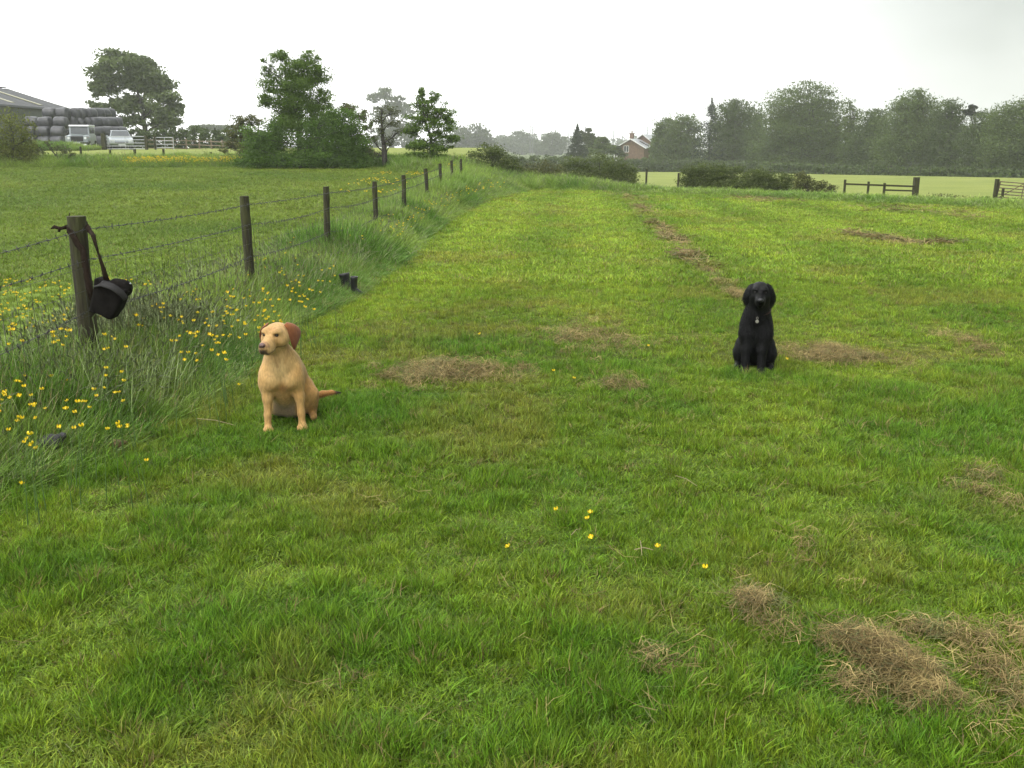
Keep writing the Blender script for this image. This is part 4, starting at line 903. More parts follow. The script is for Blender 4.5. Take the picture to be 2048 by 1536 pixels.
def build_small():
    # dark lump in the long grass and a clod of soil
    c = G(100, 922); m = mat("grey_felt", (.05, .048, .052), .9, var=.4, scale=30, bump=.6)
    def f(g): 
        return smin(s_ell(g, (0, 0, .045), (.085, .05, .05), rot3(0, -.35, .2)), s_ell(g, (.07, .0, .085), (.035, .02, .016), rot3(0, -.5, 0)), .03) + .004 * np.sin(g[..., 0] * 70 + g[..., 2] * 50)
    o = sdf_part("rag", f, (-.14, -.1, -.02), (.16, .1, .16), .007, m, None); o.location = (c.x, c.y, c.z + .05); tag(o, "crumpled dark grey rag lying low in the long grass", "rag")
    c = G(236, 904); m = mat("dry_soil", (.10, .06, .03), .95, var=.5, scale=40, bump=1)
    def f2(g): return s_ell(g, (0, 0, .01), (.055, .045, .04)) + .008 * np.sin(g[..., 0] * 90) * np.sin(g[..., 1] * 80 + 1) + .005 * np.sin(g[..., 2] * 120)
    o = sdf_part("soil_clod", f2, (-.09, -.09, -.05), (.09, .09, .08), .006, m, None); o.location = (c.x, c.y, c.z + .02); tag(o, "small brown clod of soil at the edge of the long grass", "clod")
    sm_ = mat("bleached_stalk", (.26, .21, .11), .8, var=.2)
    for (u0, v0, u1, v1, r, la) in [(1268, 1122, 1306, 1125, .0022, "straight pale straw lying across the crossed pair"), (1280, 1104, 1283, 1136, .0018, "pale straw standing upright across the flat one"),
                                    (395, 853, 470, 868, .0022, "long thin yellow stalk on the grass before the yellow dog"), (1350, 970, 1393, 993, .0016, "pale stalk lying slanted on open grass past the buttercups"), (1142, 1092, 1162, 1081, .0016, "short pale straw beside the round buttercup")]:
        a, b = G(u0, v0), G(u1, v1); a.z += .05; b.z += .055; md = (a + b) / 2; md.z += .006; m = MB(); m.tube([a - md, Vector((0, 0, .004)), b - md], [r, r, r * .6], 6); o = m.build("straw_stalk", sm_); o.location = md; tag(o, la, "straw")

# ------------------------------------------------------------------ trees
def leaves_mesh(name, C, size, m, parent, seed=0, upbias=.5):
    rg = np.random.default_rng(seed); n = len(C); nr = rg.normal(0, 1, (n, 3)); nr[:, 2] += upbias; nr /= np.linalg.norm(nr, axis=1, keepdims=True)
    a = np.cross(nr, rg.normal(0, 1, (n, 3))); a /= np.linalg.norm(a, axis=1, keepdims=True); b = np.cross(nr, a); s = size * rg.uniform(.55, 1.3, n)[:, None]
    V = np.stack([C - a * s * .55, C - b * s * .32 + a * s * .05, C + a * s * .6 + nr * s * .08, C + b * s * .32 + a * s * .05], 1).reshape(-1, 3)
    k = np.arange(n)[:, None] * 4; me = quads(name, V, k + [[0, 1, 2, 3]], [m])
    return V, me, n
def crown(name, lobes, n, size, m, parent, seed, spread=.22, clumps=14, fill=.35):
    """lobes: centre and radii; leaves gather in clumps round the shell of each lobe, leaving gaps"""
    rg = np.random.default_rng(seed); vol = np.array([l[1][0] * l[1][2] for l in lobes]); tot = vol.sum(); pts = []; rn = []; cl = []
    for (c, r), vv in zip(lobes, vol):
        k = max(30, int(n * vv / tot)); c = np.array(c); r = np.array(r); nc = max(5, int(clumps))
        d = rg.normal(0, 1, (nc, 3)); d /= np.linalg.norm(d, axis=1, keepdims=True); rad = rg.uniform(fill, 1.0, nc)[:, None]; cc = c + d * r * rad; cs = rg.uniform(.6, 1.4, nc)
        i = rg.integers(0, nc, k); g = np.clip(rg.normal(0, 1, (k, 3)), -1.6, 1.6) * (r * spread) * cs[i][:, None]; g[:, 2] *= .7; p = cc[i] + g; pts.append(p); cv = rg.uniform(0, 1, nc); rn.append(np.clip(cv[i] * .55 + rg.uniform(0, .45, k), 0, 1)); cl += list(cc)
    pts = np.concatenate(pts); rn = np.concatenate(rn); V, me, n_ = leaves_mesh(name, pts, size, m, parent, seed); attr(me, "rnd", np.repeat(rn, 4)); return link(name, me, parent), np.array(cl)
def limb(m, a, b, ra, rb, seed, wob=.06, n=6, sides=6):
    rg = random.Random(seed); a = Vector(a); b = Vector(b); L_ = (b - a).length; pts = []; rs = []; o1 = Vector((rg.gauss(0, wob), rg.gauss(0, wob), rg.uniform(-.5, .2) * wob)) * L_
    for i in range(n + 1):
        t = i / n; p = a.lerp(b, t) + o1 * math.sin(math.pi * t) * 1.5 + Vector((rg.gauss(0, 1), rg.gauss(0, 1), rg.gauss(0, .6))) * L_ * .012 * (0 < i < n); pts.append(p); rs.append(ra + (rb - ra) * t)
    m.tube(pts, rs, sides)
def tree(name, label, cat, bu, bv, D, lobes, n, leaf, m, group=None, trunk=None, bend=(0, 0), density=1, seed=1, spread=.22, clumps=14, br=True, depthk=.85, bark=None, fill=.35, fork=.35, name_t="trunk", ground_it=True, skirt=False):
    b = P(bu, bv, D); b.z = gz(b.x, b.y) if ground_it else b.z
    root = thing(name, label, cat, b, 0, group); s = D / F; lb = []; rg = random.Random(seed)
    for (u, v, ru, rv) in lobes:
        c = P(u, v, D); d = (ru + rv) / 2 * s * depthk; lb.append(((c.x - b.x, rg.uniform(-.35, .35) * d * 2, c.z - b.z), (ru * s, d, rv * s)))
    if skirt:
        for (c, r) in list(lb):
            z = c[2] - r[2] * 1.3
            while z > .15 * r[2]:
                lb.append(((c[0] + rg.uniform(-.2, .2) * r[0], c[1] + rg.uniform(-.3, .5) * r[1], z), (r[0] * 1.08, r[1], r[2]))); z -= r[2] * 1.3
        spread = max(spread, .32); clumps = max(clumps, 24)
    lb_low = len(lb)
    o, cl = crown("crown", lb, n, leaf, m, root, seed, spread, clumps, fill)
    top = max(l[0][2] for l in lb); tr = trunk if trunk else top * .035
    tm = MB(); cx = np.mean([l[0][0] for l in lb]); kx = cx * .6; fk = Vector((kx * fork, 0, top * fork)); rg = random.Random(seed + 5)
    hi = max(lb, key=lambda l: l[0][2])[0]
    limb(tm, (0, 0, -.25), fk, tr * 1.25, tr * .85, seed, .02, 5, 9); limb(tm, fk, (hi[0] * .7, hi[1], hi[2]), tr * .8, tr * .15, seed + 1, .03, 8, 8)
    tm.build(name_t, bark or BARK, root, True)
    if br:
        bm_ = MB()
        for i, (c, r) in enumerate(lb):
            z0 = min(c[2] * .85, max(fk[2] * .6, c[2] - max(.5, top * .2))); t = min(1, max(0, (z0 - fk[2]) / max(.1, hi[2] - fk[2]))); a = fk.lerp(Vector((hi[0] * .7, hi[1], hi[2])), t) if z0 > fk[2] else Vector((0, 0, -.25)).lerp(fk, max(.3, z0 / fk[2]))
            limb(bm_, a, c, tr * .38 * (1 - .5 * t), tr * .10, seed + i * 3 + 9, .06)
            nn = len(cl) // len(lb)
            for j in range(min(nn, 9)): limb(bm_, Vector(a).lerp(Vector(c), rg.uniform(.5, 1)), cl[i * nn + j], tr * .11, tr * .03, seed + i * 31 + j, .07, 4, 4)
        bm_.build("branches" if False else "limb", bark or BARK, root, True)
    return root
def conifer(label, u, vtop, vbase, hw, D, m, n, leaf, group, seed, gap=0):
    b = P(u, vbase, D); b.z = gz(b.x, b.y); t = P(u, vtop, D); h = t.z - b.z; w_ = hw * D / F; root = thing("conifer_tree", label, "tree", b, 0, group)
    rg = np.random.default_rng(seed); pts = []; rn = []; tm = MB(); limb(tm, (0, 0, -.2), (0, 0, h * .99), h * .018, .02, seed, .005, 6, 6); tm.build("trunk", BARK, root, True)
    nb = 130
    for i in range(nb):
        f = rg.uniform(0.02, 1) ** .9; L_ = w_ * (1 - f) ** 1.0 * rg.uniform(.75, 1.2) + .06; a = rg.uniform(0, 6.28); k = int(n / nb * (1.3 - f)); s = rg.uniform(.1, 1, k) ** .7
        p = np.stack([np.cos(a) * L_ * s, np.sin(a) * L_ * s, h * f - .25 * L_ * s + 0 * s], 1) + rg.normal(0, 1, (k, 3)) * [(w_ * .10 + .1) * (1.05 - f), (w_ * .10 + .1) * (1.05 - f), h * .018]; pts.append(p); rn.append(np.clip(rg.uniform(0, .5) + rg.uniform(0, .5, k), 0, 1))
    pts = np.concatenate(pts); rn = np.concatenate(rn); V, me, _ = leaves_mesh("crown", pts, leaf, m, root, seed); attr(me, "rnd", np.repeat(rn, 4)); link("crown", me, root)

def build_trees():
    g_near = leaf_mat("leaf_fresh_green", (.095, .17, .022), .45, .3, .45); g_low = leaf_mat("leaf_deep_green", (.085, .165, .022), .5, .2, .45); g_haw = leaf_mat("leaf_hawthorn", (.095, .105, .034), .55, .3)
    g_twig = leaf_mat("leaf_sparse", (.07, .085, .03), .5, .35); g_yel = leaf_mat("leaf_yellow_green", (.115, .14, .022), .55, .5); g_far = leaf_mat("leaf_wood", (.068, .105, .026), .3, .1); g_far2 = leaf_mat("leaf_wood_light", (.09, .135, .034), .3, .15)
    g_dk = leaf_mat("needle_dark", (.025, .04, .02), .4, .05); g_hedge = leaf_mat("leaf_hedge", (.085, .118, .03), .5, .3); g_hz = leaf_mat("leaf_distant", (.06, .085, .03), .4, .1)
    g_ash = leaf_mat("leaf_ash", (.125, .17, .06), .3, .15)  # leaf colour lightened to paint extra haze on this tree
    # left: the farm tree
    tree("ash_tree", "broad hazy tree with open crown standing beside the stacked black bales", "tree", 292, 275, 118, [(245, 128, 42, 26), (285, 145, 38, 28), (210, 165, 30, 24), (255, 172, 48, 22), (310, 170, 32, 26), (335, 205, 32, 24), (347, 236, 28, 18), (300, 222, 22, 14), (262, 243, 26, 12), (200, 215, 22, 13), (322, 248, 28, 12), (232, 205, 18, 9), (190, 182, 12, 12), (245, 112, 14, 10), (298, 128, 14, 10), (255, 215, 30, 16), (350, 215, 16, 12), (265, 205, 24, 16)], 27000, .36, g_ash, trunk=.32, seed=3, spread=.25, clumps=17, fork=.3)
    # near clump behind the paddock
    tree("sapling_tree", "tallest tree of the near clump, fresh green with a loose pointed crown", "tree", 605, 340, 45.5, [(560, 112, 20, 16), (618, 118, 20, 16), (533, 143, 14, 13), (590, 138, 36, 24), (640, 152, 20, 22), (543, 172, 26, 20), (600, 180, 42, 26), (648, 195, 18, 20), (528, 203, 18, 18), (565, 215, 32, 20), (635, 222, 32, 22), (527, 121, 7, 6), (595, 250, 40, 20), (620, 280, 30, 16), (560, 250, 26, 18), (635, 250, 26, 18), (585, 232, 26, 16), (600, 155, 40, 30), (595, 205, 50, 24)], 46000, .075, g_near, "near clump of trees and shrubs", trunk=.10, seed=11, spread=.27, clumps=22, fork=.45)
    tree("hazel_bush", "wide low mass of deep green bush round the foot of the tallest near tree", "bush", 600, 338, 44.3, [(540, 275, 36, 24), (600, 290, 46, 28), (655, 275, 40, 28), (560, 318, 52, 16), (640, 318, 55, 16), (692, 255, 32, 26), (702, 298, 28, 24), (500, 316, 32, 16), (718, 315, 18, 12), (672, 225, 18, 12), (520, 295, 24, 16), (480, 325, 22, 10), (600, 325, 60, 12), (665, 238, 26, 18), (700, 232, 24, 18), (628, 252, 26, 18), (508, 268, 24, 20), (545, 250, 26, 18), (715, 285, 26, 24)], 58000, .075, g_low, "near clump of trees and shrubs", trunk=.06, seed=12, spread=.24, clumps=20, fork=.2, skirt=True)
    tree("hawthorn_bush", "brownish thorny shrub at the paddock end of the near clump", "bush", 480, 330, 46.5, [(478, 243, 18, 14), (470, 265, 20, 14), (492, 270, 20, 16), (462, 290, 20, 10), (495, 300, 22, 14), (512, 245, 18, 14), (447, 300, 10, 5)], 5200, .08, g_haw, "near clump of trees and shrubs", trunk=.05, seed=13, spread=.26, clumps=16, fork=.3)
    tree("hawthorn_bush", "dark reddish shrub squeezed between the green bush and the twiggy tree", "bush", 725, 325, 46, [(700, 222, 18, 12), (722, 232, 16, 12), (735, 252, 13, 14), (722, 275, 16, 14), (735, 300, 14, 14), (690, 215, 10, 8)], 4200, .075, g_haw, "near clump of trees and shrubs", trunk=.06, seed=14, spread=.25, clumps=15, fork=.3)
    tree("thorn_tree", "twiggy half bare tree with dark crooked trunk in the near clump", "tree", 768, 322, 45.5, [(762, 218, 18, 9), (785, 222, 14, 9), (755, 240, 18, 10), (782, 245, 18, 11), (745, 278, 12, 10), (800, 262, 12, 9), (782, 285, 16, 12), (760, 262, 10, 10), (752, 305, 18, 10)], 2600, .07, g_twig, "near clump of trees and shrubs", trunk=.12, seed=15, spread=.3, clumps=14, fork=.4)
    tree("maple_tree", "small leafy tree with two pointed tops at the fence end of the near clump", "tree", 862, 322, 45, [(841, 188, 10, 12), (870, 195, 11, 12), (850, 212, 24, 13), (885, 224, 20, 15), (900, 240, 14, 12), (845, 238, 28, 15), (878, 258, 30, 16), (826, 262, 18, 14), (905, 278, 18, 9), (838, 290, 26, 14), (875, 292, 30, 14), (850, 310, 34, 9)], 19000, .075, g_near, "near clump of trees and shrubs", trunk=.08, seed=16, spread=.26, clumps=18, fork=.45)
    tree("hazel_bush", "yellowish green bush overhanging the paddock corner below the barn roof", "bush", 25, 318, 46, [(18, 235, 26, 18), (50, 248, 18, 18), (15, 262, 34, 24), (55, 280, 18, 18), (5, 298, 34, 16), (40, 302, 28, 12), (-30, 270, 40, 40)], 9500, .085, g_yel, trunk=.06, seed=17, clumps=20, fork=.25, skirt=True)
    tree("twiggy_shrub", "straggly half bare shrub beside the yellowish corner bush", "bush", 120, 322, 46.5, [(95, 288, 9, 7), (112, 296, 12, 8), (132, 300, 12, 9), (78, 302, 14, 8), (145, 308, 8, 6)], 750, .07, g_twig, trunk=.05, seed=18, spread=.35, clumps=9, fork=.3)
    tree("oak_tree", "tall pale misty oak rising behind the twiggy tree of the near clump", "tree", 785, 300, 420, [(765, 188, 26, 13), (745, 198, 12, 8), (792, 208, 26, 14), (770, 222, 28, 16), (812, 222, 20, 14), (790, 250, 34, 20), (770, 280, 34, 22), (815, 270, 24, 24)], 9000, 1.0, g_hz, trunk=1.0, seed=19, clumps=16)
    # near bushes and hedges at the end of the field
    gg = "near bushes along the far bank"
    tree("bramble_bush", "dark green domed bush where the wire fence reaches the far bank", "bush", 985, 348, 45, [(980, 298, 22, 12), (1003, 312, 24, 13), (955, 316, 22, 14), (1028, 328, 16, 9), (938, 332, 18, 10), (985, 332, 40, 12)], 14000, .07, g_hedge, gg, trunk=.04, seed=21, clumps=18, fork=.2, skirt=True)
    tree("hawthorn_bush", "low ragged hawthorn beside the domed bush with pale blossom gaps", "bush", 1085, 345, 45.5, [(1060, 333, 14, 8), (1085, 328, 18, 10), (1108, 334, 20, 9), (1040, 336, 12, 6), (1090, 342, 40, 8)], 4200, .075, g_haw, gg, trunk=.04, seed=22, clumps=16, fork=.2, skirt=True)
    tree("cut_hedge", "long thick rounded hedge on the bank in front of the brick house", "hedge", 1200, 345, 46, [(1140, 325, 20, 11), (1165, 328, 24, 13), (1200, 319, 26, 13), (1228, 328, 26, 14), (1250, 336, 22, 11), (1267, 343, 12, 7), (1180, 342, 40, 9), (1225, 343, 36, 8)], 22000, .065, g_hedge, gg, trunk=.04, seed=23, clumps=20, fork=.2, skirt=True)
    tree("cut_hedge", "long dark even hedge on the bank before the low rail fence", "hedge", 1470, 370, 43.5, [(1380, 344, 18, 15), (1408, 341, 22, 15), (1440, 343, 24, 15), (1475, 346, 24, 15), (1510, 350, 24, 14), (1542, 352, 22, 13), (1572, 356, 18, 11), (1400, 362, 36, 10), (1470, 366, 46, 10), (1540, 370, 40, 10)], 60000, .065, g_hedge, gg, trunk=.04, seed=24, clumps=22, fork=.2, skirt=True)
    tree("hawthorn_bush", "small straggly bush tailing off between the dark hedge and the rail fence", "bush", 1620, 375, 42, [(1600, 352, 12, 9), (1618, 360, 16, 9), (1645, 367, 16, 7), (1665, 372, 10, 4)], 9000, .065, g_haw, gg, trunk=.03, seed=25, clumps=13, fork=.2, spread=.27, skirt=True)
    tree("bramble_bush", "low dull bush at the foot of the big timber gatepost", "bush", 1880, 396, 35, [(1875, 392, 22, 6), (1900, 394, 18, 6), (1930, 397, 22, 5)], 1500, .06, g_haw, gg, trunk=.02, seed=26, clumps=12, fork=.2, skirt=True)
    tree("bramble_bush", "dark clump of brambles beside the leaning metal gate", "bush", 1965, 402, 32, [(1960, 398, 16, 7), (1975, 402, 14, 6)], 1300, .06, g_low, gg, trunk=.02, seed=27, clumps=12, fork=.2, skirt=True)
    # the wood on the right
    Dr = lambda u: 188 - (u - 1300) / 748 * 62
    R = [("ash_tree", 1300, [(1316, 283, 10, 12), (1312, 298, 10, 12), (1326, 300, 12, 16)], g_far2, 4500, "small pale tree close against the brick house"),
         ("ivy_tree", 1325, [(1322, 262, 10, 14), (1326, 285, 12, 22), (1318, 300, 12, 14)], g_far, 3600, "dark ivy covered stump of a tree beside the pale one by the house"),
         ("maple_tree", 1350, [(1340, 250, 22, 13), (1365, 245, 20, 14), (1385, 255, 16, 14), (1345, 280, 24, 24), (1368, 288, 30, 28)], g_far2, 9000, "round light green tree before the dark spruce in the wood"),
         ("maple_tree", 1465, [(1452, 235, 26, 22), (1480, 214, 22, 12), (1498, 230, 18, 18), (1448, 278, 34, 34), (1490, 285, 30, 34), (1470, 205, 10, 6)], g_far, 12000, "dense round headed tree standing just past the dark spruce"),
         ("elm_tree", 1518, [(1520, 243, 12, 18), (1515, 285, 26, 32), (1535, 300, 20, 24)], g_far, 5000, "narrow dark tree in the gap before the great oak"),
         ("oak_tree", 1615, [(1612, 182, 34, 14), (1580, 194, 30, 15), (1556, 212, 28, 14), (1648, 190, 22, 12), (1668, 214, 20, 14), (1602, 222, 44, 20), (1642, 245, 36, 20), (1568, 252, 40, 26), (1620, 285, 55, 30), (1682, 240, 9, 6), (1560, 295, 40, 26), (1670, 290, 26, 26)], g_far2, 24000, "great spreading oak, broadest and tallest in the wood"),
         ("birch_tree", 1704, [(1702, 212, 10, 11), (1710, 232, 15, 14), (1700, 255, 14, 14), (1694, 282, 12, 16)], g_far2, 2400, "thin see-through birch between the great oak and the next tree"),
         ("ash_tree", 1745, [(1745, 234, 26, 14), (1738, 262, 32, 26), (1765, 288, 36, 32), (1722, 295, 22, 26)], g_far, 11000, "middling tree with a sloping top just past the thin birch"),
         ("oak_tree", 1832, [(1830, 198, 26, 14), (1802, 214, 28, 16), (1858, 212, 24, 16), (1832, 242, 50, 26), (1812, 285, 50, 32), (1872, 272, 32, 30), (1838, 186, 10, 8)], g_far2, 18000, "tall domed oak, second highest in the wood"),
         ("ash_tree", 1900, [(1898, 212, 20, 11), (1908, 235, 24, 18), (1922, 278, 38, 36)], g_far, 9000, "open topped tree leaning on the domed oak before the dark pine"),
         ("maple_tree", 1972, [(1968, 243, 24, 17), (1985, 265, 26, 24), (1960, 285, 38, 38)], g_far, 9500, "flat topped tree just past the little dark pine"),
         ("oak_tree", 2040, [(2010, 228, 28, 16), (2045, 212, 30, 18), (2080, 220, 30, 25), (2032, 258, 46, 32), (2045, 298, 55, 38), (2100, 280, 60, 60), (2018, 300, 30, 30)], g_far2, 15000, "heavy leafy tree closing the end of the wood")]
    for i, (nm, u, lb, m, n, la) in enumerate(R):
        D = Dr(u); lb = [(a, b - 1, c * 1.13, d * 1.1) for a, b, c, d in lb]; tree(nm, la, "tree", u, 335, D, lb, int(n * 2.6), .0019 * D, m, "trees of the far wood", trunk=.35, seed=50 + i, clumps=18, spread=.24, fork=.3, fill=.45, skirt=True)
    conifer("dark pointed spruce standing up among the round trees of the wood", 1418, 200, 335, 55, Dr(1418) - 3, g_dk, 9000, .26, "trees of the far wood", 71)
    conifer("lone dark pointed conifer beside the brick house", 1154, 250, 318, 36, 186, g_dk, 9000, .28, "trees round the brick house", 72)
    tree("pine_tree", "small dark flat topped pine poking above the wood", "tree", 1944, 335, Dr(1944) + 3, [(1933, 222, 11, 4), (1947, 214, 8, 5), (1944, 228, 14, 4)], 1500, .36, g_dk, "trees of the far wood", trunk=.25, seed=73, clumps=10, fork=.6)
    hg = "trees round the brick house"
    tree("ash_tree", "pale leaning tree just behind the lone dark conifer", "tree", 1180, 315, 200, [(1172, 272, 16, 14), (1188, 285, 16, 14), (1180, 300, 22, 12)], 4200, .5, g_hz, hg, trunk=.3, seed=74)
    tree("maple_tree", "small rounded tree between the conifer and the brick house", "tree", 1207, 315, 192, [(1205, 285, 16, 12), (1198, 298, 16, 12), (1218, 300, 14, 10)], 3600, .45, g_far2, hg, trunk=.3, seed=75)
    tree("elder_bush", "low pale bush against the white lean-to of the house", "bush", 1228, 315, 196, [(1232, 300, 12, 8), (1240, 306, 14, 7)], 1800, .4, g_hz, hg, trunk=.2, seed=76)
    hz = "misty trees on the skyline"
    for i, (u, D, lb, n, la) in enumerate([(945, 480, [(920, 272, 26, 18), (955, 268, 24, 16), (938, 295, 38, 20), (975, 288, 20, 18)], 8000, "broad misty tree behind the fence end"),
                                           (1000, 640, [(1000, 292, 26, 14), (1012, 280, 14, 10)], 3000, "low misty tree past the broad one on the skyline"),
                                           (1045, 620, [(1042, 272, 16, 9), (1028, 285, 18, 10), (1060, 285, 16, 12), (1042, 298, 26, 12)], 4500, "misty open crowned tree under the twin lamp posts"),
                                           (1105, 520, [(1105, 272, 12, 7), (1092, 284, 12, 9), (1120, 284, 14, 10), (1105, 298, 24, 12)], 5000, "darker round misty tree standing alone on the skyline"),
                                           (1075, 560, [(1070, 300, 18, 10), (1082, 292, 10, 10)], 2000, "small misty tree beside the dark round one"),
                                           (1290, 650, [(1275, 290, 30, 14)], 2000, "misty tree just showing past the house roof"),
                                           (440, 330, [(400, 258, 22, 8), (428, 256, 22, 8), (455, 258, 20, 8)], 3500, "pale misty row of treetops behind the farm hedge")]):
        tree("misty_tree", la, "tree", u, 316, D, lb, n, .0022 * D, g_hz, hz, trunk=.5, seed=90 + i, clumps=16, spread=.25, fork=.3)
    # hedges as long runs
    def run(name, label, pts, n, leaf, m, seed, thick=1.2, group=None):
        # pts: (u, vtop, D) ; from the ground to that row
        b = P(pts[0][0], 300, pts[0][2]); b.z = gz(b.x, b.y); root = thing(name, label, "hedge", b, 0, group); lb = []
        for (u0, v0, d0), (u1, v1, d1) in zip(pts[:-1], pts[1:]):
            k = max(2, int(abs(u1 - u0) / 16))
            for i in range(k):
                t = (i + .5) / k; u = u0 + (u1 - u0) * t; D = d0 + (d1 - d0) * t; T = P(u, v0 + (v1 - v0) * t, D); z0 = gz(T.x, T.y); h = max(.5, T.z - z0); wd = 16 * D / F * .62
                lb.append(((T.x - b.x, T.y - b.y, z0 + h * .30 - b.z), (wd, thick, h * .34))); lb.append(((T.x - b.x, T.y - b.y, z0 + h * .06 - b.z), (wd, thick, h * .22))); lb.append(((T.x - b.x, T.y - b.y, z0 + h * .70 - b.z), (wd, thick, h * .28)))
        crown("leaves", lb, n, leaf, m, root, seed, .28, 9, .5)
        sm_ = MB(); rg = random.Random(seed)
        for c, r in lb[::3]:
            for _ in range(2): x = c[0] + rg.uniform(-1, 1) * r[0]; sm_.tube([(x, c[1], c[2] - r[2] * 1.2), (x + rg.uniform(-.3, .3), c[1], c[2] + r[2] * 2)], .04, 4)
        sm_.build("stem", BARK, root)
    run("field_hedge", "long grey green hedge closing the far field below the house and wood", [(905, 312, 176), (1200, 312, 180), (1330, 317, 172), (1420, 319, 168), (1560, 324, 150), (1700, 329, 136), (1860, 334, 124), (2070, 338, 112), (2150, 339, 108)], 42000, .38, g_far, 101, 1.3)
    run("yard_hedge", "dark even hedge behind the farm gates and rail fence", [(235, 258, 104), (300, 256, 104), (375, 252, 104), (420, 254, 100), (470, 258, 96), (560, 262, 94)], 24000, .22, g_far, 102, 1.0)
    # far wood that reads as one mass
    lb = []; rg = random.Random(8); 
    for i in range(46):
        u = 880 + i * 9.5; D = 800; c = P(u, 298 + rg.uniform(-8, 8) - (10 if u > 1000 and u < 1120 else 0), D); lb.append(((c.x, c.y + rg.uniform(-8, 8), c.z), (6.5, 8, 7.5)))
    o, _ = crown("distant_woodland", lb, 14000, 2.0, g_hz, None, 77, .25, 10, .4); tag(o, "pale strip of distant woodland fading into the mist", "woodland", kind="stuff")

